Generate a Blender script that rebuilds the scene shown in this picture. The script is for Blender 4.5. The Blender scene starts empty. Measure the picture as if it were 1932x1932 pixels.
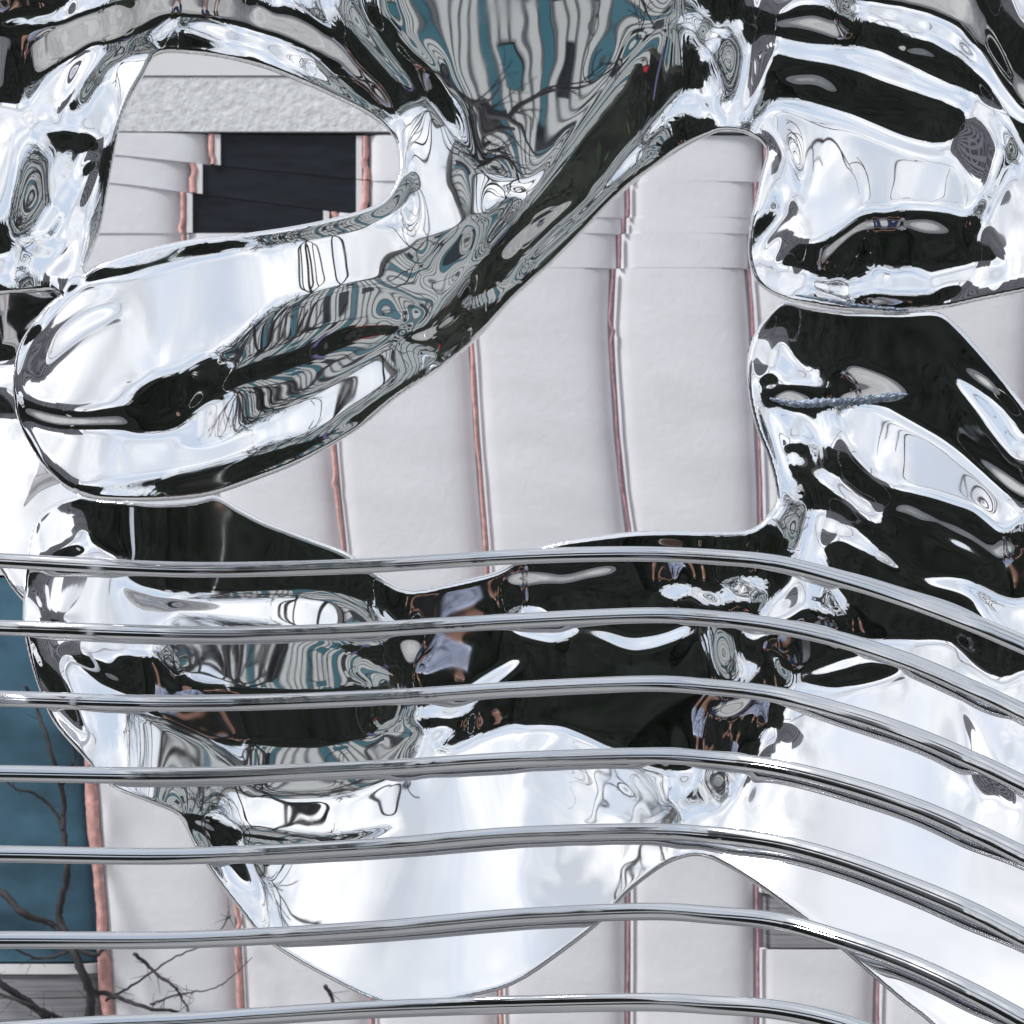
import bpy, bmesh, math, random
import numpy as np
from mathutils import Vector, Matrix

R = math.radians
SC = bpy.context.scene
COL = SC.collection
# ------------------------------------------------------------------ camera
CAM_Y, CAM_Z, FW, DIST = -5.0, 1.6, 2.0, 5.0
cam_d = bpy.data.cameras.new('camera'); cam = bpy.data.objects.new('camera', cam_d)
COL.objects.link(cam); SC.camera = cam
cam.location = (0, CAM_Y, CAM_Z); cam.rotation_euler = (R(90), 0, 0)
cam_d.sensor_width = 36; cam_d.lens = 36 * DIST / FW
cam_d.clip_start = 0.05; cam_d.clip_end = 2000
cam_d.dof.use_dof = True; cam_d.dof.focus_distance = 4.9; cam_d.dof.aperture_fstop = 8
# ------------------------------------------------------------------ world, sun, exposure
SUN_EL, SUN_ROT = R(46), R(239)
w = bpy.data.worlds.new('World'); SC.world = w; w.use_nodes = True
nt = w.node_tree; nt.nodes.clear()
N = nt.nodes.new; L = nt.links.new
sky = N('ShaderNodeTexSky'); sky.sky_type = 'NISHITA'; sky.sun_disc = False
sky.sun_elevation = SUN_EL; sky.sun_rotation = SUN_ROT; sky.air_density = 1.0; sky.dust_density = 2.0
tc = N('ShaderNodeTexCoord')
mp = N('ShaderNodeMapping'); mp.inputs['Scale'].default_value = (1, 1, 1.7); mp.inputs['Location'].default_value = (3.1, 5.2, 0.9); mp.inputs['Rotation'].default_value = (0, 0, R(-60))
n1 = N('ShaderNodeTexNoise'); n1.inputs['Scale'].default_value = 3.6; n1.inputs['Detail'].default_value = 9; n1.inputs['Roughness'].default_value = .56; n1.inputs['Distortion'].default_value = .35
n2 = N('ShaderNodeTexNoise'); n2.inputs['Scale'].default_value = 3.2; n2.inputs['Detail'].default_value = 6
r1 = N('ShaderNodeValToRGB'); r1.color_ramp.elements[0].position = .40; r1.color_ramp.elements[1].position = .58
r2 = N('ShaderNodeValToRGB')
r2.color_ramp.elements[0].position = .36; r2.color_ramp.elements[0].color = (4.0, 4.2, 4.55, 1)
r2.color_ramp.elements[1].position = .66; r2.color_ramp.elements[1].color = (8.4, 8.4, 8.4, 1)
haze = N('ShaderNodeMixRGB'); haze.inputs[0].default_value = .8; haze.inputs[2].default_value = (4.1, 4.65, 5.4, 1)
mx = N('ShaderNodeMixRGB')
bg = N('ShaderNodeBackground'); bg.inputs['Strength'].default_value = 0.10
out = N('ShaderNodeOutputWorld')
L(tc.outputs['Generated'], mp.inputs['Vector']); L(mp.outputs[0], n1.inputs['Vector']); L(mp.outputs[0], n2.inputs['Vector'])
L(n1.outputs['Fac'], r1.inputs[0]); L(n2.outputs['Fac'], r2.inputs[0])
sdv = (math.sin(SUN_ROT)*math.cos(SUN_EL), math.cos(SUN_ROT)*math.cos(SUN_EL), math.sin(SUN_EL))
dp = N('ShaderNodeVectorMath'); dp.operation = 'DOT_PRODUCT'; dp.inputs[1].default_value = sdv; L(tc.outputs['Generated'], dp.inputs[0])
mr = N('ShaderNodeMapRange'); mr.inputs[1].default_value = .955; mr.inputs[2].default_value = .985; L(dp.outputs['Value'], mr.inputs[0])
mxx = N('ShaderNodeMath'); mxx.operation = 'MAXIMUM'; L(r1.outputs[0], mxx.inputs[0]); L(mr.outputs[0], mxx.inputs[1])
L(sky.outputs[0], haze.inputs[1]); L(haze.outputs[0], mx.inputs[1]); L(r2.outputs[0], mx.inputs[2]); L(mxx.outputs[0], mx.inputs[0])
L(mx.outputs[0], bg.inputs['Color']); L(bg.outputs[0], out.inputs['Surface'])
sun_d = bpy.data.lights.new('sun', 'SUN'); sun_d.energy = 1.8; sun_d.angle = R(10); sun_d.color = (1, .975, .95)
sun = bpy.data.objects.new('sun', sun_d); COL.objects.link(sun)
sd = Vector((math.sin(SUN_ROT) * math.cos(SUN_EL), math.cos(SUN_ROT) * math.cos(SUN_EL), math.sin(SUN_EL)))
sun.rotation_euler = sd.to_track_quat('Z', 'Y').to_euler()
vs = SC.view_settings; vs.view_transform = 'Standard'; vs.look = 'None'; vs.exposure = 0.74; vs.gamma = 1.0; vs.use_curve_mapping = False
SC.cycles.max_bounces = 10; SC.cycles.glossy_bounces = 9; SC.cycles.diffuse_bounces = 3
SC.cycles.caustics_reflective = True; SC.cycles.caustics_refractive = False; SC.cycles.use_denoising = True; SC.cycles.sample_clamp_indirect = 6

# ------------------------------------------------------------------ helpers
S = FW / 1932.0                       # metres per drawing unit on the plane y = 0 (the frame is 1932 units wide)
def WP(px, py, y=0.0):
    k = S * (DIST + y) / DIST
    return Vector(((px - 966) * k, y, CAM_Z + (966 - py) * k))
def rng(seed): return random.Random(seed)
def tag(o, label=None, cat=None, group=None, kind=None):
    if label: o['label'] = label
    if cat: o['category'] = cat
    if group: o['group'] = group
    if kind: o['kind'] = kind
    return o
def empty(name, loc, rz=0):
    o = bpy.data.objects.new(name, None); COL.objects.link(o); o.location = loc; o.rotation_euler = (0, 0, rz); o.empty_display_size = .1
    return o
def link_mesh(name, me, mat, parent=None):
    o = bpy.data.objects.new(name, me); COL.objects.link(o)
    if mat: me.materials.append(mat)
    if parent:
        o.parent = parent
        o.matrix_parent_inverse = (Matrix.Translation(parent.location) @ parent.rotation_euler.to_matrix().to_4x4()).inverted() if parent.type == 'EMPTY' else Matrix()
    return o
def mesh(name, verts, faces, mat, parent=None, smooth=False):
    me = bpy.data.meshes.new(name); me.from_pydata([tuple(v) for v in verts], [], faces); me.update()
    if smooth: me.polygons.foreach_set('use_smooth', [True] * len(me.polygons))
    return link_mesh(name, me, mat, parent)
def box_vf(x0, x1, y0, y1, z0, z1):
    v = [(x0,y0,z0),(x1,y0,z0),(x1,y1,z0),(x0,y1,z0),(x0,y0,z1),(x1,y0,z1),(x1,y1,z1),(x0,y1,z1)]
    f = [(0,3,2,1),(4,5,6,7),(0,1,5,4),(1,2,6,5),(2,3,7,6),(3,0,4,7)]
    return v, f
def box(name, b, mat, parent=None): v, f = box_vf(*b); return mesh(name, v, f, mat, parent)
def catmull(pts, n=6, closed=False):
    P = [np.array(p, float) for p in pts]; out = []; m = len(P)
    for i in range(m if closed else m - 1):
        if closed: a, b, c, d = P[(i-1) % m], P[i], P[(i+1) % m], P[(i+2) % m]
        else: a, b, c, d = P[max(i-1, 0)], P[i], P[i+1], P[min(i+2, m-1)]
        for k in range(n):
            t = k / n
            out.append(.5 * ((2*b) + (-a+c)*t + (2*a-5*b+4*c-d)*t*t + (-a+3*b-3*c+d)*t**3))
    if not closed: out.append(P[-1])
    return out
def tube_vf(path, rad, seg=8, flat=1.0, cap=True):
    """sweep of an oval section; rad = number or list"""
    V = []; F = []; n = len(path); path = [Vector(p) for p in path]
    for i, p in enumerate(path):
        t = (path[min(i+1, n-1)] - path[max(i-1, 0)]).normalized()
        up = Vector((0, 1, 0)) if abs(t.y) < .9 else Vector((0, 0, 1))
        a = t.cross(up).normalized(); b = a.cross(t).normalized()
        r = rad[i] if hasattr(rad, '__len__') else rad
        for k in range(seg):
            q = 2 * math.pi * k / seg
            V.append(p + a * (r * math.cos(q)) + b * (r * flat * math.sin(q)))
    for i in range(n - 1):
        for k in range(seg):
            k2 = (k + 1) % seg
            F.append((i*seg+k, i*seg+k2, (i+1)*seg+k2, (i+1)*seg+k))
    if cap: F.append(tuple(range(seg-1, -1, -1))); F.append(tuple((n-1)*seg+k for k in range(seg)))
    return V, F

# ------------------------------------------------------------------ materials
def mat(name, col, rough=.6, metal=0.0, noise=None, bump=None, spec=.5):
    """noise=(scale, amount, detail, stretch) darkens/lightens the colour, bump=(scale, strength)"""
    m = bpy.data.materials.new(name); m.use_nodes = True; t = m.node_tree; p = t.nodes['Principled BSDF']
    p.inputs['Base Color'].default_value = (*col, 1); p.inputs['Roughness'].default_value = rough; p.inputs['Metallic'].default_value = metal
    p.inputs['Specular IOR Level'].default_value = spec
    if noise or bump:
        c = t.nodes.new('ShaderNodeTexCoord')
    if noise:
        mp = t.nodes.new('ShaderNodeMapping'); mp.inputs['Scale'].default_value = noise[3] if len(noise) > 3 else (1, 1, 1)
        n = t.nodes.new('ShaderNodeTexNoise'); n.inputs['Scale'].default_value = noise[0]; n.inputs['Detail'].default_value = noise[2] if len(noise) > 2 else 6
        r = t.nodes.new('ShaderNodeValToRGB'); a = noise[1]
        r.color_ramp.elements[0].position = .3; r.color_ramp.elements[1].position = .7
        r.color_ramp.elements[0].color = (*[x * (1 - a) for x in col], 1); r.color_ramp.elements[1].color = (*[min(1, x * (1 + a)) for x in col], 1)
        t.links.new(c.outputs['Object'], mp.inputs[0]); t.links.new(mp.outputs[0], n.inputs['Vector']); t.links.new(n.outputs['Fac'], r.inputs[0]); t.links.new(r.outputs[0], p.inputs['Base Color'])
    if bump:
        n = t.nodes.new('ShaderNodeTexNoise'); n.inputs['Scale'].default_value = bump[0]; n.inputs['Detail'].default_value = 5
        b = t.nodes.new('ShaderNodeBump'); b.inputs['Strength'].default_value = bump[1]; b.inputs['Distance'].default_value = .01
        t.links.new(c.outputs['Object'], n.inputs['Vector']); t.links.new(n.outputs['Fac'], b.inputs['Height']); t.links.new(b.outputs[0], p.inputs['Normal'])
    return m
def chrome_mat(name, col, rough, scratch):
    m = bpy.data.materials.new(name); m.use_nodes = True; t = m.node_tree; p = t.nodes['Principled BSDF']
    p.inputs['Metallic'].default_value = 1; p.inputs['Base Color'].default_value = (*col, 1)
    c = t.nodes.new('ShaderNodeTexCoord'); mpn = t.nodes.new('ShaderNodeMapping'); mpn.inputs['Scale'].default_value = scratch
    n = t.nodes.new('ShaderNodeTexNoise'); n.inputs['Scale'].default_value = 9; n.inputs['Detail'].default_value = 8; n.inputs['Roughness'].default_value = .7
    r = t.nodes.new('ShaderNodeMapRange'); r.inputs[1].default_value = .35; r.inputs[2].default_value = .8; r.inputs[3].default_value = rough * .4; r.inputs[4].default_value = rough * 1.6
    t.links.new(c.outputs['Object'], mpn.inputs[0]); t.links.new(mpn.outputs[0], n.inputs['Vector']); t.links.new(n.outputs['Fac'], r.inputs[0])
    n_ = t.nodes.new('ShaderNodeTexNoise'); n_.inputs['Scale'].default_value = 2.6; n_.inputs['Detail'].default_value = 10; n_.inputs['Roughness'].default_value = .68
    r_ = t.nodes.new('ShaderNodeMapRange'); r_.inputs[1].default_value = .5; r_.inputs[2].default_value = .72; r_.inputs[3].default_value = 0; r_.inputs[4].default_value = .07
    ad = t.nodes.new('ShaderNodeMath'); ad.operation = 'ADD'
    t.links.new(c.outputs['Object'], n_.inputs['Vector']); t.links.new(n_.outputs['Fac'], r_.inputs[0]); t.links.new(r_.outputs[0], ad.inputs[1])
    t.links.new(r.outputs[0], ad.inputs[0]); t.links.new(ad.outputs[0], p.inputs['Roughness'])
    return m
M = {}
M['chrome'] = chrome_mat('mirror_polished_steel', (.90, .905, .92), .028, (1, 1, 1))
M['rail'] = chrome_mat('polished_rail_steel', (.64, .65, .67), .10, (.3, 2, 2))
M['panel'] = mat('white_wall_panel', (.83, .84, .88), .55, noise=(3.5, .06, 14, (1, 1, 2.5)), bump=(40, .12))
M['stucco'] = mat('pale_stucco', (.74, .755, .775), .9, noise=(38, .14, 6), bump=(55, .5))
M['coping'] = mat('white_coping', (.82, .82, .83), .7, noise=(8, .03))
M['joint'] = mat('pink_joint', (.70, .39, .36), .7, noise=(45, .3, 5))
M['joint_dull'] = mat('dull_red_joint', (.40, .22, .26), .75, noise=(50, .35, 5))
M['gap'] = mat('joint_backing', (.50, .42, .45), .9)
M['pane'] = mat('dark_pane', (.011, .014, .020), .32, noise=(9, .5, 9, (1, 1, 6)), spec=.35)
M['blue'] = mat('blue_grey_panel', (.050, .122, .178), .5, noise=(4, .55, 12, (1, 1, 1.6)), bump=(40, .08))
M['greywood'] = mat('grey_weathered_board', (.27, .27, .29), .8, noise=(6, .35, 8, (.6, 1, 22)))
M['weld'] = mat('weld_seam', (.20, .24, .31), .42, metal=.8, noise=(70, .6, 6), bump=(140, .6))
M['bark'] = mat('dark_bark', (.045, .042, .046), .85, noise=(20, .4))
M['pave_a'] = None
M['granite'] = mat('grey_granite', (.20, .20, .205), .35, noise=(120, .7, 3), spec=.5)
M['facade'] = mat('cream_facade', (.52, .535, .52), .7, noise=(.4, .07, 6))
M['seam'] = mat('facade_seam', (.10, .11, .12), .7)
M['teal'] = mat('teal_glass', (.06, .16, .20), .12)
M['dkglass'] = mat('dark_glass', (.012, .016, .02), .1)
M['black'] = mat('black_cladding', (.012, .012, .013), .5)
M['red'] = mat('red_sign', (.55, .02, .04), .5)
M['pole'] = mat('grey_pole', (.05, .05, .055), .5)
M['white'] = mat('white_paint', (.8, .8, .8), .6)
M['purple'] = mat('violet_banner', (.20, .18, .36), .7)
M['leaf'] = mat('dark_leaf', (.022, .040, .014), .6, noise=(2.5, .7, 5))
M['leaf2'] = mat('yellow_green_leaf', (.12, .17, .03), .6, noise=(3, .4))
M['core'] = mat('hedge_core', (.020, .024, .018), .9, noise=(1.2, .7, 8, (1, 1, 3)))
M['tower'] = mat('grey_tower', (.27, .26, .27), .7)
M['tower_win'] = mat('tower_window', (.05, .055, .065), .3)
M['crane'] = mat('crane_orange', (.25, .12, .09), .6)
M['skin'] = mat('skin', (.42, .22, .15), .5)
M['hair'] = mat('hair', (.06, .03, .015), .6)
M['blouse'] = mat('floral_blouse', (.42, .46, .72), .8, noise=(26, .75, 3))
M['navy'] = mat('navy_cloth', (.03, .05, .13), .8)
M['blackcloth'] = mat('black_cloth', (.012, .012, .013), .8)
M['cam'] = mat('camera_body', (.01, .01, .011), .4)
# pavement: pale grey with a loose checker of darker slabs
pm = bpy.data.materials.new('pavement_slabs'); pm.use_nodes = True; t = pm.node_tree; p = t.nodes['Principled BSDF']; p.inputs['Roughness'].default_value = .75
c = t.nodes.new('ShaderNodeTexCoord')
ck = t.nodes.new('ShaderNodeTexBrick'); ck.inputs['Scale'].default_value = 1.0; ck.inputs['Brick Width'].default_value = .9; ck.inputs['Row Height'].default_value = .45; ck.inputs['Mortar Size'].default_value = .008
ck.inputs['Color1'].default_value = (.50, .495, .48, 1); ck.inputs['Color2'].default_value = (.31, .31, .315, 1); ck.inputs['Mortar'].default_value = (.22, .22, .22, 1); ck.inputs['Bias'].default_value = -.25
nn = t.nodes.new('ShaderNodeTexNoise'); nn.inputs['Scale'].default_value = 2; nn.inputs['Detail'].default_value = 8
mm = t.nodes.new('ShaderNodeMixRGB'); mm.blend_type = 'MULTIPLY'; mm.inputs[0].default_value = .35
t.links.new(c.outputs['Object'], ck.inputs['Vector']); t.links.new(c.outputs['Object'], nn.inputs['Vector'])
t.links.new(ck.outputs['Color'], mm.inputs[1]); t.links.new(nn.outputs['Fac'], mm.inputs[2]); t.links.new(mm.outputs[0], p.inputs['Base Color'])
M['pave'] = pm

# ------------------------------------------------------------------ ground
tag(mesh('pavement', [(-600,-600,0),(600,-600,0),(600,600,0),(-600,600,0)], [(0,1,2,3)], M['pave']), kind='structure')
v, f = box_vf(-2.2, 2.2, -.75, .45, 0.004, .30)
plinth = mesh('plinth', v, f, M['granite']); tag(plinth, 'low grey granite plinth under the steel sculpture', 'plinth')

# ------------------------------------------------------------------ sculpture: relief solved from traced outlines and tilts
CROPS = {'t': (0, 0, 1), '1': (0, 0, .5), '2': (966, 0, .5), '3': (0, 447.2, .5), '4': (966, 447.2, .5), '5': (0, 894.4, .5), '6': (966, 894.4, .5),
         '7': (0, 1288, .5), '8': (966, 1288, .5), 'd': (1395.3, 0, .27775), 'e': (1395.3, 536.7, .27775), 'r': (1252.2, 894.4, .35184), 'l': (0, 178.9, .25)}
def PT(crop, s):
    ox, oy, k = CROPS[crop]
    return [(ox + float(a.split(',')[0]) * k, oy + float(a.split(',')[1]) * k) for a in s.split()]
# what a patch faces: (elevation, azimuth or None, weight of azimuth)
FACE = {'S': (42, None), 'U': (56, None), 'L': (34, None), 'K': (0, None), 'G': (-24, None), 'B': (19, 38), 'R': (40, 31), 'T': (14, -58), 'P': (-62, None), 'D': (1, None), 'Q': (1, -24), 'V': (-9, None), 'X': (-24, None), 'Y': (0, -45)}
UP_OUT = PT('t', '-260,-200 2190,-200 2190,500 2050,530') + catmull(PT('t', '1932,552 1850,568 1780,583 1700,590 1600,588 1520,576 1480,566 1440,545 1420,518 1411,470 1415,420 1425,380 1436,330 1446,288 1436,268 1415,256 1390,249 1362,248 1332,259 1286,283 1216,330 1151,386 1066,474 966,568 900,640 825,700 750,750 690,800 625,842 560,876 500,900 410,932 350,942 290,946 220,945 170,940 130,925 95,895 60,850 35,800 24,750 24,700 35,650 60,610 85,580 115,556'), 5) + PT('t', '100,548 50,553 0,557 -260,562')
UP_HOLE = catmull(PT('t', '297,105 360,103 430,112 500,130 570,158 640,190 690,215 725,240 745,265 752,300 750,330 735,365 705,388 640,408 560,425 460,440 370,450 290,465 230,482 185,500 158,514 175,470 190,430 202,370 215,300 228,235 245,190 270,145'), 5, True)
UP = []
def pu(kind, crop, s, smooth=True):
    p = PT(crop, s); UP.append((kind, [tuple(q) for q in catmull(p, 4, True)] if smooth else p))
# --- arch at the upper left
pu('G', 't', '-10,60 60,50 130,40 280,-10 430,-10 520,20 620,60 680,130 745,205 735,215 650,135 520,70 400,48 330,32 310,48 200,88 150,100 100,130 60,180 50,215 -10,180')
pu('K', 't', '-10,-10 120,-10 125,15 60,45 -10,60')
pu('G', 't', '-10,5 60,0 90,15 40,30 -10,25')
pu('K', '1', '0,360 30,400 110,470 200,515 260,520 250,500 170,480 90,430 10,350')
pu('U', '1', '110,400 180,290 280,210 380,165 360,240 270,380 250,440 260,490 200,500 130,450')
pu('K', '1', '300,340 360,270 440,180 510,130 620,60 660,65 700,110 780,140 870,185 800,198 640,200 560,200 480,215 400,260 370,330 320,400 310,480 330,520 290,500 295,440 255,410')
pu('S', '1', '520,150 600,130 640,70 670,75 640,130 560,160 510,175')
pu('K', '1', '860,170 960,200 1060,250 1180,305 1300,370 1400,430 1470,500 1490,560 1460,520 1380,450 1280,390 1160,335 1020,270 900,220')
pu('U', '1', '720,75 800,80 900,105 1000,140 1100,190 1210,240 1330,340 1440,430 1400,420 1300,360 1160,290 1000,210 880,170 800,120')
pu('K', '1', '1200,225 1260,225 1330,275 1400,340 1450,410 1440,425 1370,395 1290,330 1220,265')
pu('K', '1', '1000,-10 1180,60 1250,110 1350,170 1440,250 1510,330 1570,390 1500,420 1440,330 1340,230 1240,140 1100,60')
pu('G', '1', '1230,135 1330,225 1430,320 1500,420 1480,440 1400,350 1300,260')
pu('K', '1', '1210,-10 1290,70 1330,100 1400,180 1500,290 1600,380 1560,385 1440,270 1300,150 1230,50')
pu('K', '1', '1340,-10 1440,-10 1470,60 1540,170 1640,280 1690,380 1720,530 1690,500 1640,390 1560,320 1480,230 1400,120')
# --- left leg
pu('B', 'l', '110,300 170,275 300,280 480,370 560,440 440,520 400,640 380,800 350,930 280,1010 220,1050 80,1040 65,930 110,740 125,560 105,400')
pu('K', 'l', '500,330 560,280 720,290 760,380 740,450 640,430 660,560 580,760 480,960 400,1100 300,1130 180,1120 120,1090 130,1040 300,1060 380,980 440,860 380,800 420,600 500,480 560,430')
pu('S', 'l', '640,440 665,450 650,540 560,700 460,860 400,1000 380,1010 440,860 520,700 600,540')
pu('G', 'l', '700,470 725,480 690,570 600,680 560,700 640,580')
pu('S', 'l', '150,1080 200,1040 260,1045 240,1080 170,1110')
pu('K', 'l', '-20,960 30,970 60,1080 110,1100 100,1140 60,1200 -20,1210')
pu('B', 'l', '95,1180 250,1190 340,1210 280,1280 150,1310 100,1260')
pu('K', 'l', '130,1140 300,1150 420,1120 520,1140 480,1200 380,1270 330,1360 230,1380 280,1300 330,1210 200,1180')
pu('U', 'l', '350,1340 440,1260 520,1150 600,980 660,900 690,930 660,1100 620,1230 560,1330 480,1390 370,1370')
pu('K', 'l', '930,200 945,260 900,560 840,800 780,1000 700,1190 630,1280 680,1100 700,900 740,600 800,400 880,250')
pu('G', 'l', '800,400 870,300 880,340 830,620 760,900 710,1060 720,900 760,600')
pu('K', 'l', '-20,1400 100,1410 260,1380 500,1380 470,1420 300,1470 100,1500 -20,1500')
pu('S', 'l', '10,1430 100,1425 220,1400 260,1395 200,1435 80,1450')
# --- striped facade in the middle and the neck
pu('B', 't', '738,-10 1290,-10 1275,40 1200,85 1155,160 1100,235 1025,320 975,342 930,325 888,300 862,205 832,130 770,70')
pu('V', '2', '380,240 500,140 600,90 680,120 720,180 700,330 640,360 560,440 480,520 430,600 340,690 280,760 120,900 0,1010 -100,1100 -200,1160 -320,1300 -340,1270 -300,1200 -180,1060 -60,900 0,830 100,720 200,560 300,400')
pu('B', '3', '1600,100 1690,20 1760,-60 1900,-140 1960,-150 1900,-60 1800,40 1720,120 1650,150 1610,140')
pu('S', '2', '345,705 400,620 480,520 580,420 680,362 690,374 600,412 510,512 450,590 390,680 360,735')
pu('K', '2', '560,470 640,410 690,420 680,520 620,560 540,570 500,560')
pu('G', '2', '-20,930 100,820 220,740 300,735 200,820 80,920 -20,1000')
pu('S', '3', '1440,310 1500,280 1560,265 1640,200 1720,130 1800,60 1850,20 1840,60 1760,130 1680,220 1590,300 1500,330')
pu('S', '3', '1420,430 1470,395 1500,400 1480,430 1430,445')
pu('S', '3', '1460,560 1500,520 1540,460 1530,410 1570,440 1590,470 1560,520 1500,590 1450,610')
pu('G', '3', '1520,380 1600,350 1700,300 1760,240 1740,300 1640,380 1560,400')
pu('K', '3', '1600,420 1700,330 1850,200 1960,80 1980,120 1860,250 1760,370 1660,450')
pu('U', 't', '755,215 800,192 835,225 862,255 888,304 970,347 985,352 940,385 900,420 860,440 800,450 760,425 700,425 745,390 768,345 757,290')
# --- join at the top centre
pu('K', '2', '630,-10 760,-10 760,60 740,120 690,110 640,60')
pu('S', '2', '665,60 720,40 735,100 720,115 690,110')
pu('G', '2', '760,-10 900,-10 910,40 860,70 790,110 750,90')
pu('B', '2', '770,130 860,100 880,200 870,300 840,380 790,360 765,250')
pu('S', '2', '870,20 960,20 950,110 980,180 960,260 900,420 880,490 800,480 740,420 760,380 840,390 880,290')
pu('K', '2', '690,230 760,230 750,330 740,420 790,470 700,520 680,490 720,400 690,330')
pu('K', '2', '870,50 920,30 925,120 900,210 880,180')
# --- right upper form
pu('G', 'd', '560,-20 1100,50 1400,140 1500,200 1560,280 1680,380 1740,500 1880,700 1960,760 1960,520 1820,400 1760,280 1700,120 1640,-20')
pu('K', 'd', '1640,-20 1700,120 1770,280 1830,420 1960,620 1960,300 1860,100 1800,-20')
pu('K', 'd', '170,50 220,100 260,110 340,50 420,10 520,30 600,40 640,100 800,95 930,110 960,140 1110,170 1140,230 1300,260 1400,330 1530,400 1640,520 1750,640 1850,750 1960,880 1960,1080 1850,900 1740,760 1600,660 1450,610 1260,540 1130,460 980,400 880,360 700,320 560,320 380,300 260,270 180,240 155,180')
pu('G', 'd', '200,170 400,120 520,120 640,190 860,270 740,270 600,230 400,190 280,190')
pu('G', 'd', '900,250 1000,260 1120,320 1260,320 1420,420 1540,480 1700,600 1680,610 1500,490 1340,430 1220,390 1100,370 960,300')
pu('K', 'd', '215,340 250,350 400,390 600,430 800,470 1000,530 1200,600 1400,670 1530,740 1550,800 1540,860 1480,920 1440,980 1300,1005 1200,990 1060,940 900,870 700,770 520,710 380,680 260,690 220,710 150,760 110,830 60,880 30,870 60,780 120,650 150,540 190,430')
pu('G', 'd', '240,560 290,520 380,525 460,515 560,540 640,600 740,650 870,690 960,720 1000,700 1100,715 1190,745 1260,740 1350,780 1430,800 1460,750 1500,790 1490,830 1400,800 1250,760 1180,765 1050,730 950,735 840,700 700,650 600,610 540,570 440,560 380,575 310,550 260,580')
pu('G', 'd', '210,600 240,500 215,480 250,370 230,360 205,480 190,580 70,870 90,880 160,720')
pu('L', 'd', '220,710 380,690 520,720 700,790 900,890 1060,960 1200,1010 1300,1020 1440,1000 1400,1060 1280,1070 1100,1010 900,930 700,830 500,760 300,730')
pu('T', 'd', '1500,900 1540,870 1640,840 1740,960 1710,1080 1700,1200 1620,1260 1580,1240 1540,1180 1480,1140')
pu('K', 'd', '1740,1000 1830,1060 1820,1160 1780,1260 1720,1370 1690,1500 1720,1640 1760,1740 1650,1620 1500,1540 1400,1480 1540,1500 1590,1440 1650,1300 1700,1250 1730,1120')
pu('G', 'd', '1600,1430 1640,1300 1690,1240 1650,1400 1640,1560 1600,1570 1500,1520')
pu('U', 'd', '150,800 300,760 700,860 1000,1000 1280,1100 1460,1080 1560,1250 1590,1400 1500,1440 1300,1400 1100,1380 1000,1420 860,1410 740,1500 600,1590 480,1640 400,1620 390,1400 380,1180 260,960')
pu('K', 'd', '390,1650 450,1660 540,1640 620,1610 700,1550 780,1480 850,1425 1000,1440 1100,1400 1200,1410 1400,1415 1500,1460 1560,1540 1700,1640 1770,1760 1740,1810 1600,1800 1500,1830 1300,1880 1100,1880 900,1900 700,1910 560,1900 470,1850 380,1790')
pu('G', 'd', '510,1820 560,1740 640,1640 760,1530 850,1480 1000,1480 1150,1490 1300,1480 1400,1540 1480,1600 1380,1600 1280,1600 1180,1570 1120,1545 1040,1560 960,1550 840,1580 740,1620 640,1700 560,1790 530,1860')
pu('G', 'd', '1260,1790 1420,1740 1560,1750 1660,1750 1690,1700 1620,1670 1600,1660 1680,1680 1700,1730 1670,1765 1560,1765 1420,1760')
pu('S', 'd', '880,1860 910,1820 960,1810 1010,1830 1030,1870 1000,1895 930,1905 890,1895')
pu('S', 'd', '1020,1880 1100,1830 1260,1850 1150,1920 1050,1950')
pu('S', 'd', '90,1880 200,1850 300,1850 420,1880 500,1940 300,1960 160,1960')
pu('K', 'd', '230,1060 300,1180 340,1300 340,1380 300,1410 230,1390 240,1280 240,1150')
pu('K', 'd', '100,1480 140,1450 220,1420 340,1450 300,1500 200,1570 140,1650 130,1760 120,1850 60,1700 70,1560')
pu('K', 'd', '150,860 230,940 330,1100 375,1200 385,1400 395,1650 370,1650 360,1400 340,1220 290,1110 200,970')
pu('K', 'd', '170,1760 200,1680 270,1610 330,1550 320,1640 260,1720 220,1780')
pu('K', 'd', '230,1830 320,1700 370,1660 390,1740 440,1830 340,1830')
pu('K', 'e', '230,70 320,60 480,110 700,150 900,180 1100,200 1340,190 1560,170 1960,60 1960,-20 1600,30 1400,60 1260,90 1100,120 1000,80 860,80 780,130 560,60 400,50')
pu('G', 'e', '760,120 860,70 1100,80 1280,70 1400,10 1590,-10 1400,60 1280,100 1100,120 900,150')
pu('S', 'e', '1330,170 1450,110 1600,50 1960,20 1960,40 1650,80 1500,130 1400,180')
# --- club
pu('X', 't', '60,650 85,595 120,548 165,515 230,490 330,466 450,455 560,440 690,405 740,375 765,330 775,350 760,385 700,412 600,440 450,468 330,492 250,512 180,530 130,560 95,600')
pu('S', 't', '160,520 230,496 330,474 380,472 300,490 220,508 170,526')
pu('K', 't', '165,515 230,505 320,490 340,494 250,520 180,535 150,545')
pu('B', '3', '840,460 900,380 980,310 1100,240 1250,200 1380,180 1480,190 1560,240 1580,270 1480,280 1440,320 1500,360 1430,420 1300,520 1150,610 1000,680 850,770 740,800 680,780 720,720 780,640 800,590')
pu('K', '3', '60,560 110,610 180,640 330,660 420,640 480,640 500,580 560,530 640,510 700,500 760,450 840,445 850,460 820,560 900,490 1000,450 1180,390 1300,330 1440,320 1520,330 1480,370 1360,400 1200,470 1050,530 900,570 740,640 600,700 500,720 380,715 250,715 150,690 80,640')
pu('G', '3', '40,520 80,610 150,660 260,690 400,690 500,700 600,690 720,640 800,600 740,650 620,706 500,722 380,718 240,722 130,695 60,640')
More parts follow.
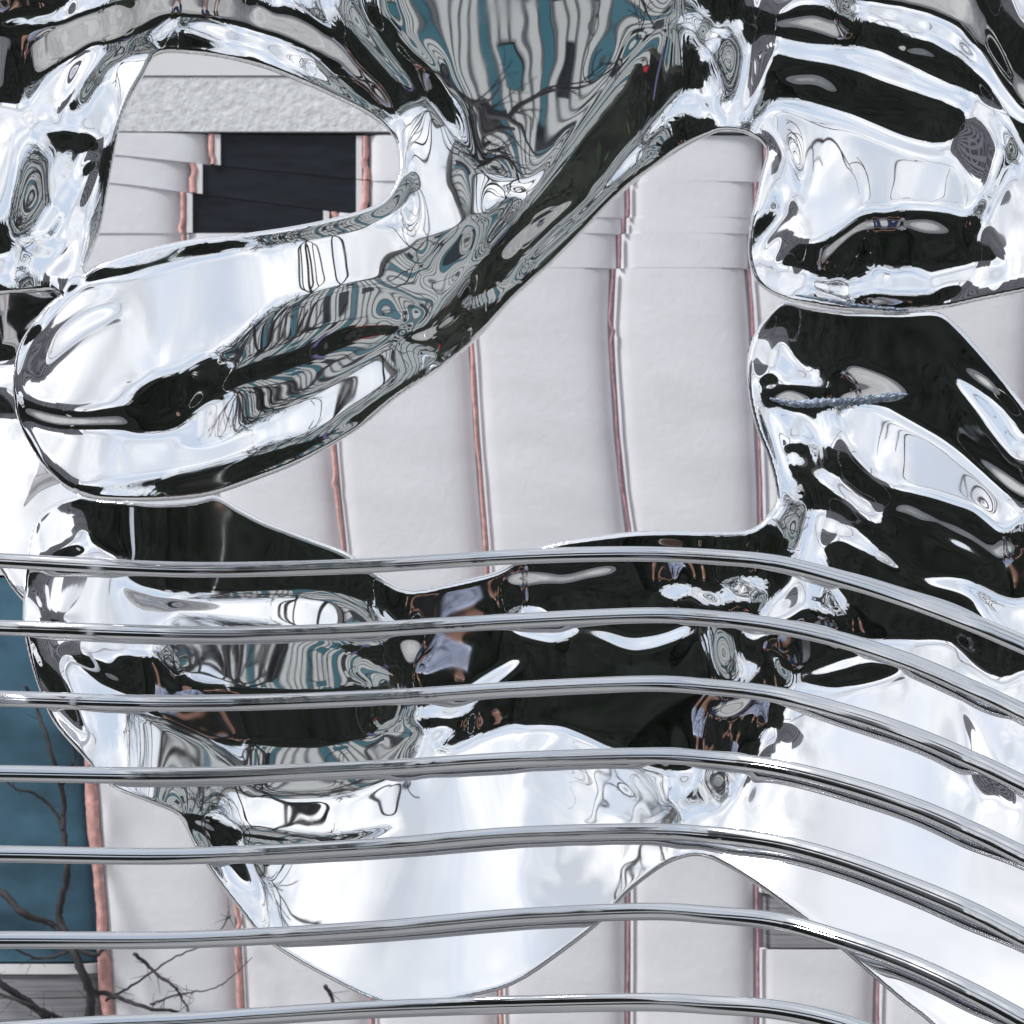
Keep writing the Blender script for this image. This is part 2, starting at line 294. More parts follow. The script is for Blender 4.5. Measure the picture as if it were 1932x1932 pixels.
pu('D', '3', '500,720 620,700 740,660 720,700 690,730 600,750 560,750 480,745')
pu('K', '3', '240,935 330,935 460,925 600,905 800,860 1000,800 1200,740 1400,620 1560,520 1700,430 1640,500 1500,600 1300,740 1150,830 1000,895 850,955 700,985 560,1000 400,990 320,970')
pu('S', '3', '350,960 480,955 590,940 580,965 440,975')
pu('T', '3', '130,500 150,420 215,345 330,275 430,252 435,300 330,360 250,430 190,500 170,560 140,545')
pu('X', 't', '1330,258 1286,281 1216,328 1151,384 1066,472 966,566 900,638 825,698 750,748 690,798 680,790 740,738 815,684 890,622 955,552 1055,458 1140,370 1206,314 1280,268')
pu('X', 't', '24,700 35,650 60,610 72,618 50,656 40,702 40,748 50,796 72,842 104,884 138,912 175,928 170,938 130,923 95,893 60,848 36,800 25,750')
CLUB = PT('t', '20,720 60,600 170,520 420,465 700,420 850,470 850,600 760,700 640,820 420,930 250,945 100,900')
FACADE = PT('t', '738,-210 1290,-210 1290,-10 1275,40 1200,85 1155,160 1100,235 1025,320 975,342 930,325 888,300 862,205 832,130 770,70 738,-10')
def az_up(X, Y):
    m = inside(CLUB, X, Y)
    a = np.interp(X, [20, 60, 130, 200, 300, 430, 520, 640, 760, 850], [-100, -75, -48, -30, -12, 0, 16, 34, 55, 75])
    w = np.where(m, .45, 0).astype(np.float32); e = np.full(X.shape, np.nan, np.float32)
    w[(w == 0) & (X > 170) & (X < 900) & (Y > 370)] = .10
    fc = inside(FACADE, X, Y)
    a = np.where(fc, np.interp(X, [740, 1290], [14, 62]), a); w[fc] = .5
    e[fc] = np.interp(Y, [0, 340], [11, 30])[fc]
    return a, w, e
UP_WIG = [(PT('t', '990,0 1290,0 1270,40 1150,170 1020,330 975,340 970,250'), .0045, 80)]
# ------------------------------------------------------------------ lower body
LO_OUT = catmull(PT('t', '200,942 290,947 360,943 405,934 450,958 500,984 575,1012 650,1040 700,1073 740,1100 780,1112 850,1099 930,1080 966,1060 1000,1036 1060,1020 1116,1012 1206,1002 1300,1001 1391,1002 1426,993 1446,974 1463,948 1463,920 1451,870 1429,814 1415,759 1409,703 1412,662 1423,631 1445,598 1478,569 1520,577'), 4) + \
    catmull(PT('t', '1600,588 1700,590 1767,588 1806,614 1845,656 1884,703 1932,764 2190,1100'), 4) + PT('t', '2190,2222 1960,2222') + \
    catmull(PT('t', '1950,2160 1880,2050 1756,1932 1706,1893 1641,1838 1591,1795 1526,1743 1466,1698 1416,1663 1366,1633 1326,1616 1291,1618 1246,1638 1181,1688 1141,1733 1066,1793 966,1858 850,1887 790,1894 725,1892 625,1848 510,1780 450,1713 400,1648 360,1583 335,1538 280,1513 210,1483 155,1425 105,1368 80,1318 55,1244 42,1169 47,1069 65,984 100,950 150,934'), 4)
LO = []
def pl(kind, crop, s, smooth=True):
    p = PT(crop, s); LO.append((kind, [tuple(q) for q in catmull(p, 4, True)] if smooth else p))
# --- left lobe and middle
pl('K', 't', '95,1010 150,930 200,915 400,915 450,955 560,1005 650,1040 740,1100 780,1112 860,1098 966,1060 1060,1020 1206,1002 1391,1002 1446,975 1480,1010 1470,1060 1440,1100 1430,1200 1410,1300 1430,1340 1425,1400 1400,1530 1350,1530 1305,1510 1310,1460 1220,1450 1140,1410 1060,1375 990,1375 900,1390 800,1420 740,1465 660,1495 560,1500 490,1490 450,1440 400,1400 330,1370 255,1330 265,1290 240,1265 160,1210 95,1140 80,1080')
pl('S', '5', '160,340 180,250 240,150 300,130 320,200 350,260 430,310 480,330 470,400 600,450 800,465 1000,455 1200,450 1340,490 1420,560 1440,640 1360,640 1100,590 960,565 740,540 660,525 630,570 640,640 670,740 620,690 570,680 540,720 450,680 440,720 500,760 400,720 240,620 170,540 130,450')
pl('K', '5', '190,300 220,280 310,260 320,300 240,330 160,390 170,520 250,550 230,600 160,520 110,430 120,350')
pl('S', '5', '1240,455 1330,480 1420,555 1400,560 1320,520 1270,500')
pl('B', '5', '640,560 700,530 900,560 1100,610 1250,650 1440,690 1420,720 1360,740 1300,800 1100,810 850,800 720,790 690,720')
pl('D', '5', '440,680 550,690 640,730 660,780 500,760')
pl('S', '5', '1350,750 1390,730 1440,735 1450,770 1420,795 1370,795')
pl('G', '5', '1440,620 1560,620 1570,680 1530,780 1490,800 1460,740')
pl('S', '5', '1520,900 1700,860 1780,800 1960,690 1960,715 1800,830 1760,900 1640,915')
pl('S', '5', '1450,970 1490,935 1550,930 1570,960 1530,995 1470,995')
pl('B', '5', '800,1000 900,1010 1100,1030 1280,1020 1400,990 1580,960 1590,1010 1540,1070 1450,1150 1300,1205 1100,1215 970,1200 900,1100 850,1050')
pl('K', '5', '780,890 1000,900 1200,920 1420,900 1520,920 1440,960 1400,1000 1250,1015 1050,1025 880,1000 800,960')
pl('K', '5', '500,760 600,780 740,830 900,860 840,900 760,900 600,840')
pl('K', '5', '60,560 130,590 170,700 250,780 330,970 280,950 200,840 140,740 100,640')
pl('K', '5', '250,650 400,720 520,770 500,830 380,780 290,700')
pl('S', '5', '1580,1000 1640,960 1700,960 1760,1010 1900,960 1960,950 1960,1100 1800,1080 1600,1120')
pl('K', '5', '1650,1010 1740,960 1800,970 1760,1020 1680,1045')
pl('S', '6', '90,500 20,510 10,590 90,620 160,630 230,590 330,610 450,655 600,630 660,600 660,565 630,580 560,610 450,625 360,600 280,590 180,570 130,520')
pl('G', '6', '-10,385 100,380 200,385 300,360 400,345 380,370 280,390 200,410 100,400 -10,410')
pl('S', '6', '560,440 620,410 700,440 800,470 780,490 700,460 640,440 640,480 620,480')
pl('S', '6', '820,400 940,390 945,460 880,480 820,470')
pl('K', '6', '940,300 1060,280 1080,380 1010,460 940,500 860,495 940,460')
pl('B', '6', '740,600 850,600 860,730 800,760 750,740')
pl('B', '8', '670,300 720,300 860,310 860,380 830,460 780,490 700,470 665,430 690,350')
pl('G', '6', '780,880 880,830 920,740 920,780 890,880 800,920')
# --- right form
pl('K', 'e', '350,60 1330,60 1500,300 1700,500 1960,800 1960,2100 1500,2000 900,2000 300,1900 350,1600 300,1300 200,950 130,700 150,600 290,300')
pl('K', 't', '1430,640 1445,600 1475,565 1500,560 1480,600')
pl('S', 'e', '100,380 180,330 290,280 300,400 360,530 490,640 400,670 330,680 220,720 150,690 270,690 290,660 240,580 110,570 80,500')
pl('G', 'e', '720,530 860,590 1030,660 1090,720 960,700 840,660 720,660')
pl('G', 'e', '190,780 250,730 340,710 420,740 700,740 1130,730 1000,790 700,830 380,830 260,810')
pl('S', 'e', '240,820 340,870 450,890 470,960 520,1060 520,1080 400,1040 360,1060 350,1120 400,1220 350,1200 330,1100 290,960 250,900')
pl('G', 'e', '480,840 520,900 550,1000 560,1070 640,1140 700,1240 720,1260 640,1300 560,1290 680,1250 620,1150 550,1090 510,960 470,890')
pl('S', 'e', '60,620 90,680 160,860 240,1050 310,1250 355,1450 350,1650 300,1720 310,1500 260,1300 200,1100 120,900 80,750')
pl('U', 'e', '690,840 760,810 930,820 1050,880 1200,970 1400,1090 1600,1250 1750,1380 1880,1500 1920,1560 1890,1600 1830,1680 1760,1690 1700,1620 1600,1530 1480,1490 1300,1430 1100,1380 950,1350 880,1270 800,1170 710,1080 690,950')
pl('S', 'e', '1410,570 1520,660 1640,730 1780,850 1850,980 1880,1050 1960,1080 1960,1230 1860,1160 1760,1060 1640,880 1500,700')
pl('G', 'e', '1480,1040 1600,1140 1750,1250 1960,1400 1960,1500 1850,1420 1700,1290 1560,1150')
pl('G', 'e', '1500,560 1560,560 1700,650 1800,760 1932,900 1960,960 1800,820 1650,700')
pl('S', 'e', '540,1290 640,1300 700,1360 800,1430 880,1480 960,1480 1010,1520 980,1570 970,1630 1020,1700 900,1620 760,1500 640,1390')
pl('G', 'e', '980,1540 1060,1500 1160,1510 1260,1570 1400,1640 1560,1700 1660,1780 1760,1810 1850,1780 1910,1700 1860,1810 1760,1840 1650,1810 1550,1740 1400,1680 1250,1610 1130,1545 1060,1540 1000,1580')
pl('S', 'e', '1250,1610 1400,1680 1560,1770 1680,1860 1640,1900 1500,1800 1360,1700')
pl('K', 'e', '1080,1600 1250,1640 1400,1740 1560,1820 1650,1890 1640,1920 1500,1850 1300,1780 1150,1700')
pl('G', 'e', '400,1250 450,1310 540,1380 600,1440 650,1500 600,1480 520,1400 430,1320')
pl('S', 'r', '705,360 740,240 770,200 860,200 920,220 1000,290 1100,360 1200,450 1300,520 1400,560 1500,590 1620,620 1700,700 1800,760 1850,830 1740,780 1640,655 1500,612 1380,572 1260,532 1160,462 1050,392 960,342 890,300 930,340 920,390 870,380 860,400 890,480 900,580 940,650 960,700 920,750 860,755 800,740 750,710 700,720 670,770 560,800 520,760 560,730 640,640 690,570 700,450')
pl('K', 'r', '870,380 960,340 1160,460 1400,580 1640,650 1740,790 1960,950 1960,1100 1830,1140 1760,1110 1640,1020 1560,910 1480,890 1350,890 1140,900 900,860 600,850 560,800 680,770 760,710 850,755 950,750 960,690 900,580')
pl('S', 'r', '400,820 480,810 560,850 500,890 490,960 470,920')
pl('S', 'r', '1140,900 1350,892 1480,892 1560,912 1640,1022 1760,1112 1830,1142 1960,1100 1960,1960 400,1960 420,1700 500,1500 640,1500 700,1110 900,1150 1280,1040 1120,980')
pl('K', 'r', '500,890 600,860 900,870 1120,980 1000,1000 820,1070 700,1090 640,1060 600,960 500,960')
pl('S', 'r', '625,1040 700,1060 800,1045 960,1000 1120,970 1140,985 1000,1010 840,1070 700,1090 650,1080')
pl('K', 'r', '500,960 560,970 640,1085 700,1097 860,1070 1100,1000 1280,1040 1200,1100 1050,1140 900,1150 780,1120 700,1115 650,1135 640,1400 600,1400 590,1330 530,1380 510,1500 420,1700 400,1700 430,1500 490,1100')
pl('T', 'r', '1590,1230 1640,1280 1680,1360 1720,1480 1760,1700 1700,1750 1640,1620 1650,1480')
pl('T', 'r', '1740,1600 1820,1560 1880,1760 1860,1800 1800,1720')
pl('K', 'r', '1830,1320 1880,1300 1910,1340 1900,1400 1860,1400')
pl('S', 'r', '1860,1340 1890,1330 1900,1370 1870,1380')
pl('Q', 't', '345,1540 440,1558 520,1573 640,1578 745,1552 700,1576 600,1594 500,1588 420,1575')
pl('R', 't', '1000,1440 1060,1385 1140,1425 1250,1465 1300,1520 1240,1640 1100,1690 1000,1720 985,1600')
pl('T', '7', '770,530 860,540 910,610 960,760 920,770 860,690')
F_LOBE = PT('t', '42,1100 100,950 400,930 700,1100 760,1250 780,1420 660,1495 450,1545 210,1483 80,1318')
TWIGS = PT('t', '1000,1440 1060,1390 1140,1430 1250,1470 1300,1520 1240,1640 1100,1690 1000,1720 985,1600')
def az_lo(X, Y):
    m = inside(F_LOBE, X, Y)
    a = np.interp(X, [42, 80, 140, 220, 270, 310, 420, 620, 740, 860, 1000], [-100, -72, -45, -25, -8, 9, 20, 40, 50, 25, 0])
    w = np.where(m, .5, 0).astype(np.float32); e = np.full(X.shape, np.nan, np.float32)
    w[(w == 0) & (X < 1000) & (Y > 1000) & (Y < 1500)] = .12
    t_ = inside(TWIGS, X, Y)
    a = np.where(t_, np.interp(X, [985, 1300], [-12, 42]), a); w[t_] = .8; e[t_] = np.interp(Y, [1400, 1720], [26, 48])[t_]
    return a, w, e
LO_WIG = [(PT('t', '980,1400 1280,1420 1300,1500 1240,1640 1000,1740 980,1500'), .016, 60), (PT('t', '700,1080 1420,1010 1440,1240 1400,1360 800,1380'), .03, 170, .35)]
# ------------------------------------------------------------------ form behind at the left
BK_OUT = PT('t', '-260,500 160,500 260,700 260,980') + catmull(PT('t', '200,1120 120,1190 70,1160 45,1135 20,1105 0,1075 -60,1020 -150,960 -260,900'), 4)
BK = [('Y', PT('t', '-260,500 160,500 100,590 50,640 30,690 -260,690')), ('G', PT('t', '-260,655 24,655 24,680 -260,680')), ('Y', PT('t', '-260,730 24,730 40,790 -260,775'))]
def inside(poly, X, Y):
    P = np.array(poly); x0, y0 = P.min(0); x1, y1 = P.max(0)
    box_ = (X >= x0) & (X <= x1) & (Y >= y0) & (Y <= y1)
    res = np.zeros(X.shape, bool)
    if not box_.any(): return res
    xs, ys = X[box_], Y[box_]; r = np.zeros(xs.shape, bool)
    for (ax, ay), (bx, by) in zip(poly, poly[1:] + poly[:1]):
        if ay == by: continue
        c_ = ((ay > ys) != (by > ys)) & (xs < (bx - ax) * (ys - ay) / (by - ay) + ax)
        r ^= c_
    res[box_] = r
    return res
def seg_dist(poly, X, Y):
    d = np.full(X.shape, 1e9, np.float32)
    for (ax, ay), (bx, by) in zip(poly, poly[1:] + poly[:1]):
        ex, ey = bx - ax, by - ay; l2 = ex*ex + ey*ey
        if l2 < 1e-9: continue
        tt = np.clip(((X-ax)*ex + (Y-ay)*ey) / l2, 0, 1)
        np.minimum(d, (X-ax-tt*ex)**2 + (Y-ay-tt*ey)**2, out=d)
    return np.sqrt(d)
def blur(A, s):
    if s <= 0: return A
    r = int(3 * s) + 1; k = np.exp(-.5 * (np.arange(-r, r+1) / s)**2); k /= k.sum()
    B = np.pad(A, ((r, r), (0, 0)), 'edge'); B = sum(k[i] * B[i:i+A.shape[0]] for i in range(2*r+1))
    B = np.pad(B, ((0, 0), (r, r)), 'edge'); return sum(k[i] * B[:, i:i+A.shape[1]] for i in range(2*r+1)).astype(np.float32)
def solve(mask, P_, Q_, wp, wq, h0, step, iters):
    """least squares height whose slopes along x and z follow P_, Q_ (conjugate gradients)"""
    ex = (mask[:, :-1] & mask[:, 1:]); ey = (mask[:-1] & mask[1:])
    wx = np.where(ex, .5*(wp[:, :-1]+wp[:, 1:]), 0).astype(np.float64); wy = np.where(ey, .5*(wq[:-1]+wq[1:]), 0).astype(np.float64)
    gx = .5*(P_[:, :-1]+P_[:, 1:]) * step; gy = -.5*(Q_[:-1]+Q_[1:]) * step      # rows run downwards
    def div(a, b):
        r = np.zeros(mask.shape); r[:, :-1] -= a; r[:, 1:] += a; r[:-1] -= b; r[1:] += b; return r
    def A(h): return div(wx*(h[:, 1:]-h[:, :-1]), wy*(h[1:]-h[:-1])) + 2e-6*h*mask
    b = div(wx*gx, wy*gy)
    dg = np.zeros(mask.shape); dg[:, :-1] += wx; dg[:, 1:] += wx; dg[:-1] += wy; dg[1:] += wy; dg += 1e-5
    h = h0 * mask; r = (b - A(h)) * mask; z = r / dg; p = z.copy(); rz = (r*z).sum()
    for _ in range(iters):
        Ap = A(p); al = rz / max((p*Ap).sum(), 1e-20); h += al*p; r -= al*Ap; z = r/dg; rz2 = (r*z).sum(); p = z + (rz2/max(rz, 1e-20))*p; rz = rz2
        if rz2 < 1e-9: break
    return h
STEP = 3.0
FRONT = {}
def slopes(el, az, X, Y, yp):
    """slopes (dh/dx, dh/dz) of a mirror at drawing point X,Y that shows the direction el, az"""
    el = np.radians(el); az = np.radians(az)
    rx, ry, rz = np.sin(az)*np.cos(el), -np.cos(az)*np.cos(el), np.sin(el)
    k = S * (DIST + yp) / DIST
    dx, dz = (X-966)*k, (966-Y)*k; dy = np.full_like(dx, DIST + yp); n = np.sqrt(dx*dx+dy*dy+dz*dz)
    nx, ny, nz = rx-dx/n, ry-dy/n, rz-dz/n
    ny = np.minimum(ny, -.25)
    return nx/ny, nz/ny
def relief_body(name, outer, holes, paint, dom, yp, base, azfun, parent, label=None, rimw=9, thick=55, seed=1, wiggle=(), wp0=.25, yoff=0.0, tilt=None, blur_s=2.0):
    x0, x1, y0, y1 = dom
    nx, ny = int((x1-x0)/STEP)+1, int((y1-y0)/STEP)+1
    gx = x0 + STEP*np.arange(nx); gy = y0 + STEP*np.arange(ny)
    X, Y = np.meshgrid(gx, gy); X = X.astype(np.float32); Y = Y.astype(np.float32)
    loops = [[tuple(p) for p in outer]] + [[tuple(p) for p in h] for h in holes]
    ins = inside(loops[0], X, Y)
    for h in loops[1:]: ins &= ~inside(h, X, Y)
    sd = np.full(X.shape, 1e9, np.float32)
    for lp in loops: sd = np.minimum(sd, seg_dist(lp, X, Y))
    sd = np.where(ins, sd, -sd)
    vm = sd > -.55*STEP
    # painted facing
    Xc, Yc = np.clip(X, 2, 1930), np.clip(Y, 2, 1930)
    el = np.full(X.shape, float(base), np.float32); az = np.full(X.shape, -28, np.float32); wa = np.full(X.shape, wp0, np.float32)
    for kind, poly in paint:
        m_ = inside(poly, Xc, Yc); e, a = FACE[kind]; el[m_] = e
        if a is None: az[m_] = -28; wa[m_] = wp0
        else: az[m_] = a; wa[m_] = .9
    if azfun is not None:
        a, wgt, ee = azfun(Xc, Yc); az = np.where(wgt > 0, a, az); wa = np.where(wgt > 0, wgt, wa)
        if ee is not None: el = np.where(np.isnan(ee), el, ee)
    Pt, Qt = slopes(el, az, Xc, Yc, yp)
    if tilt is not None: Pt = Pt - np.where(inside(tilt[0], Xc, Yc), tilt[1]*(Qt+.42), 0)
    Pt, Qt, wa = blur(Pt.astype(np.float32), 5), blur(Qt.astype(np.float32), blur_s), blur(wa, 5)
    rs = np.random.RandomState(seed)
    ripple = np.zeros(X.shape, np.float32)
    for lam, amp, cnt in ((190, .006, 7), (80, .002, 9)):
        for _ in range(cnt):
            th = rs.rand()*2*math.pi; l_ = lam*(.7+.6*rs.rand()); kx, ky = math.cos(th)*2*math.pi/l_, math.sin(th)*2*math.pi/l_
            ripple += (amp/math.sqrt(cnt)*l_/(2*math.pi)) * np.sin(kx*X+ky*Y+rs.rand()*6.28)
    for poly, amp, lam, *an_ in wiggle:
        m_ = blur(inside(poly, X, Y).astype(np.float32), 6); wv = np.zeros(X.shape, np.float32)
        for _ in range(16):
            th = rs.rand()*2*math.pi; l_ = lam*(.6+.9*rs.rand()); kx, ky = math.cos(th)*2*math.pi/l_, math.sin(th)*2*math.pi/l_
            if an_: kx *= an_[0]
            wv += (amp/4*l_/(2*math.pi)) * np.sin(kx*X+ky*Y+rs.rand()*6.28)
        ripple += wv*m_
    H = None; el_b = blur(el, blur_s)
    k0 = S*(DIST+yp)/DIST; ddx, ddz = (Xc-966)*k0, (966-Yc)*k0; dn = np.sqrt(ddx**2+(DIST+yp)**2+ddz**2); ddx, ddy, ddz = ddx/dn, (DIST+yp)/dn, ddz/dn
    def elev(p, q):
        nl = np.sqrt(1+p*p+q*q); dt = (-p*ddx-ddy-q*ddz)/nl; return np.degrees(np.arcsin(np.clip(ddz+2*dt*q/nl, -1, 1)))
    for rnd, stp, its in ((0, 8, 500), (0, 4, 260), (0, 2, 120), (1, 2, 160), (1, 1, 60), (2, 1, 110)):
        if rnd and (rnd == 1 and stp == 2 or rnd == 2):
            # slopes that keep the wanted elevation under the tilt sideways that came out
            Hf = H if stp == 1 else np.repeat(np.repeat(H, 2, 0), 2, 1)[:X.shape[0], :X.shape[1]]
            Hf = np.pad(Hf, ((0, X.shape[0]-Hf.shape[0]), (0, X.shape[1]-Hf.shape[1])), 'edge')
            pa = np.zeros(X.shape, np.float32); pa[:, 1:-1] = (Hf[:, 2:]-Hf[:, :-2])/(2*STEP); pa = np.clip(blur(pa, 2.5), -1.2, 1.2)
            q = Qt.copy()
            for _ in range(7):
                e0 = elev(pa, q); g_ = (elev(pa, q+.01)-e0)/.01
                q = np.clip(q-np.clip((e0-el_b)/np.where(np.abs(g_) < 20, -20, g_), -.15, .15), -.8, .8)
            fd = np.clip((sd-6)/25, 0, 1); Qt = blur((Qt*(1-fd)+q*fd).astype(np.float32), .7)
        sl = (slice(None, None, stp), slice(None, None, stp)); mk = vm[sl]
        if H is None: h0 = np.zeros(mk.shape)
        elif H.shape == mk.shape: h0 = H
        else:
            hh = np.repeat(np.repeat(H, 2, 0), 2, 1)
            h0 = np.zeros(mk.shape); a_, b_ = min(hh.shape[0], mk.shape[0]), min(hh.shape[1], mk.shape[1]); h0[:a_, :b_] = hh[:a_, :b_]
            if a_ < mk.shape[0]: h0[a_:] = h0[a_-1]
            if b_ < mk.shape[1]: h0[:, b_:] = h0[:, b_-1:b_]
            h0 = blur(h0.astype(np.float32), .8).astype(np.float64)
        H = solve(mk, Pt[sl].astype(np.float64), Qt[sl].astype(np.float64), wa[sl].astype(np.float64), np.ones(mk.shape), h0, STEP*stp, its)
    mf = vm.astype(np.float32); H = np.where(vm, blur((H*mf).astype(np.float32), 1.7)/np.maximum(blur(mf, 1.7), .05), H)
    H = H - np.median(H[vm]) + ripple
    print(name, 'relief', np.percentile(H[vm], [0, 2, 25, 50, 75, 98, 100]).round(0))
    # cells, snapped rim
    cell = vm[:-1, :-1] & vm[1:, :-1] & vm[:-1, 1:] & vm[1:, 1:]
    use = np.zeros(vm.shape, bool); use[:-1, :-1] |= cell; use[1:, :-1] |= cell; use[:-1, 1:] |= cell; use[1:, 1:] |= cell
    cnt = np.zeros(vm.shape, int); cnt[:-1, :-1] += cell; cnt[1:, :-1] += cell; cnt[:-1, 1:] += cell; cnt[1:, 1:] += cell
    rim = use & (cnt < 4)
    gyy, gxx = np.gradient(blur(sd, 1.0), STEP)
    gl = np.sqrt(gxx**2+gyy**2)+1e-6; gxx /= gl; gyy /= gl
    mv = np.where(rim, -np.clip(sd, -2*STEP, 2*STEP), 0)
    X2, Y2 = X+gxx*mv, Y+gyy*mv
    d = np.where(rim, 0, np.maximum(sd, 0))
    tt = np.clip(d/rimw, 0, 1); front = rimw*.8*np.sqrt(1-(1-tt)**2)
    tb = np.clip(d/(thick*2), 0, 1); back = thick*np.sqrt(1-(1-tb)**2)
    k = S*(DIST+yp)/DIST
    Hs = blur(np.where(vm, H, 0), 7)/np.maximum(blur(vm.astype(np.float32), 7), .02)
    kk = (DIST+yp+yoff-Hs*k)/(DIST+yp)*k
    def world(dep): return np.stack([(X2-966)*kk, yp+yoff - dep*k, CAM_Z+(966-Y2)*kk], -1)
    idx = np.full(vm.shape, -1, np.int64); idx[use] = np.arange(use.sum())
    nf = int(use.sum())
    bk = use & ~rim; idb = idx.copy(); idb[bk] = nf + np.arange(bk.sum())
    Hb = blur(np.where(vm, H, 0), 8)/np.maximum(blur(vm.astype(np.float32), 8), .05)
    Hbk = np.minimum(H, np.where(rim, H, H+(Hb-H)*np.clip(d/60, 0, 1))) - back
    V = np.concatenate([world(H+front)[use], world(Hbk)[bk]]).astype(np.float32)
    ci, cj = np.nonzero(cell)
    qf = np.stack([idx[ci, cj], idx[ci+1, cj], idx[ci+1, cj+1], idx[ci, cj+1]], -1)
    qb = np.stack([idb[ci, cj], idb[ci, cj+1], idb[ci+1, cj+1], idb[ci+1, cj]], -1)
    # a cell of rim corners only would double itself
    rr = rim[ci, cj] & rim[ci+1, cj] & rim[ci+1, cj+1] & rim[ci, cj+1]
    Q = np.concatenate([qf, qb[~rr]]).astype(np.int32)
    me = bpy.data.meshes.new(name)
    me.vertices.add(len(V)); me.vertices.foreach_set('co', V.ravel())
    me.loops.add(Q.size); me.loops.foreach_set('vertex_index', Q.ravel())
    me.polygons.add(len(Q)); me.polygons.foreach_set('loop_start', np.arange(0, Q.size, 4, dtype=np.int32))
    me.polygons.foreach_set('use_smooth', np.ones(len(Q), bool))
    me.update(calc_edges=True)
    o = link_mesh(name, me, M['chrome'], parent)
    if label: o['label'] = label
    FRONT[name] = (x0, y0, np.where(use, yp+yoff-(H+front)*k, np.nan))
    return o
sculpture = empty('mirror_steel_sculpture', (0, .1, .30))
tag(sculpture, 'large mirror polished steel sculpture of swelling folded forms in front of white wall', 'sculpture')
relief_body('upper_form', UP_OUT, [UP_HOLE], UP, (-262, 2192, -202, 960), 0.0, 42, az_up, sculpture, 'arched upper form with a club shaped lobe and an opening', seed=3, wiggle=UP_WIG, tilt=(CLUB, .26), wp0=.10)
relief_body('lower_form', LO_OUT, [], LO, (30, 2192, 540, 2224), 0.0, 42, az_lo, sculpture, 'wide lower form with a rounded lobe beneath the club', seed=5, wiggle=LO_WIG, yoff=-.04)
relief_body('rear_form', BK_OUT, [], BK, (-262, 262, 498, 1192), 0.30, 50, None, sculpture, 'pale lobe half hidden behind the club', seed=9)

def weld(body, pts, wd, yp, seed):
    fx, fy, fg = FRONT[body]; r_ = rng(seed); p = catmull(pts, 14); V = []; F = []; k = S*(DIST+yp)/DIST; n = len(p)
    for i, a in enumerate(p):
        w_ = wd*min(1, .25+4*min(i, n-1-i)/n)
        for u in (-1, -.4, .4, 1):
            px, py = a[0], a[1]+u*w_*.5*(1+.35*r_.uniform(-1, 1)) if abs(u) == 1 else a[1]+u*w_*.5
            y_ = fg[int(round((py-fy)/STEP)), int(round((px-fx)/STEP))]
            yy_ = float(y_)-(.004 if abs(u) < 1 else -.001); k = S*(DIST+yy_)/DIST
            V.append(((px-966)*k, yy_, CAM_Z+(966-py)*k))
    for i in range(n-1):
        for j in range(3): F.append((i*4+j, (i+1)*4+j, (i+1)*4+j+1, i*4+j+1))
    return mesh('weld_seam', V, F, M['weld'], sculpture, smooth=True)
weld('lower_form', [(1452, 752), (1500, 762), (1560, 759), (1620, 757), (1680, 748), (1712, 744)], 17, 0.0, 1)
weld('upper_form', [(1500, 556), (1560, 566), (1620, 577), (1680, 583), (1714, 585)], 8, 0.0, 2)
# ------------------------------------------------------------------ wall behind
WY = 2.2
def WQ(px, py, dy=0.0):
    v = WP(px, py, WY); v.y = WY + dy; return v
wall = empty('white_panel_wall', (0, WY + .05, 0)); tag(wall, 'white wall of tall upright panels with red joints behind the sculpture', 'wall')
PROF = [(0, .034), (.012, .022), (.03, .012), (.06, .005), (.12, .001), (.3, 0), (.5, -.001), (.68, 0), (.80, .0025), (.87, .007), (.92, .0135), (.955, .021), (.98, .029), (1, .040)]
def panel(name, la, lb, y0, y1, m, rows=6, dy=0.0, flat=False, slant=(0, 0)):
    """panel between the joint lines la(y), lb(y), from y0 down to y1 (drawing units)"""
    V = []; F = []; n = len(PROF)
    hh = abs(y1 - y0); eps = min(.1, 2.0/hh); tl = [0, eps, 2*eps] + [2*eps + (1-4*eps)*i/rows for i in range(1, rows)] + [1-2*eps, 1-eps, 1]
    rows = len(tl) - 1
    for i, t in enumerate(tl):
        for u, dep in PROF:
            yy = y0 + (y1 - y0) * t
            xx = la(yy) + (lb(yy) - la(yy)) * u; ys = yy + (slant[0] * (1 - t) + slant[1] * t) * max(-120, min(380, xx - 330))
            e = 0
            V.append(WQ(xx, ys, (0 if flat else dep) + e + dy))
    for i in range(rows):
        for k in range(n - 1): F.append((i*n+k, (i+1)*n+k, (i+1)*n+k+1, i*n+k+1))
    b = len(V)
    ring = [k for k in range(n)] + [i*n+n-1 for i in range(1, rows+1)] + [rows*n+k for k in range(n-2, -1, -1)] + [i*n for i in range(rows-1, 0, -1)]
    m_ = len(ring)
    for r_ in ring: V.append(V[r_].copy())
    for r_ in ring: q = V[r_].copy(); q.y = WY + .06; V.append(q)
    for i in range(m_): j = (i+1) % m_; F.append((b+i, b+j, b+m_+j, b+m_+i))
    F.append(tuple(b + m_ + i for i in range(m_ - 1, -1, -1)))
    return mesh(name, V, F, m, wall, smooth=True)
def lin(*pts):
    ys = [p[1] for p in pts]; xs = [p[0] for p in pts]
    return lambda y: float(np.interp(y, ys, xs))
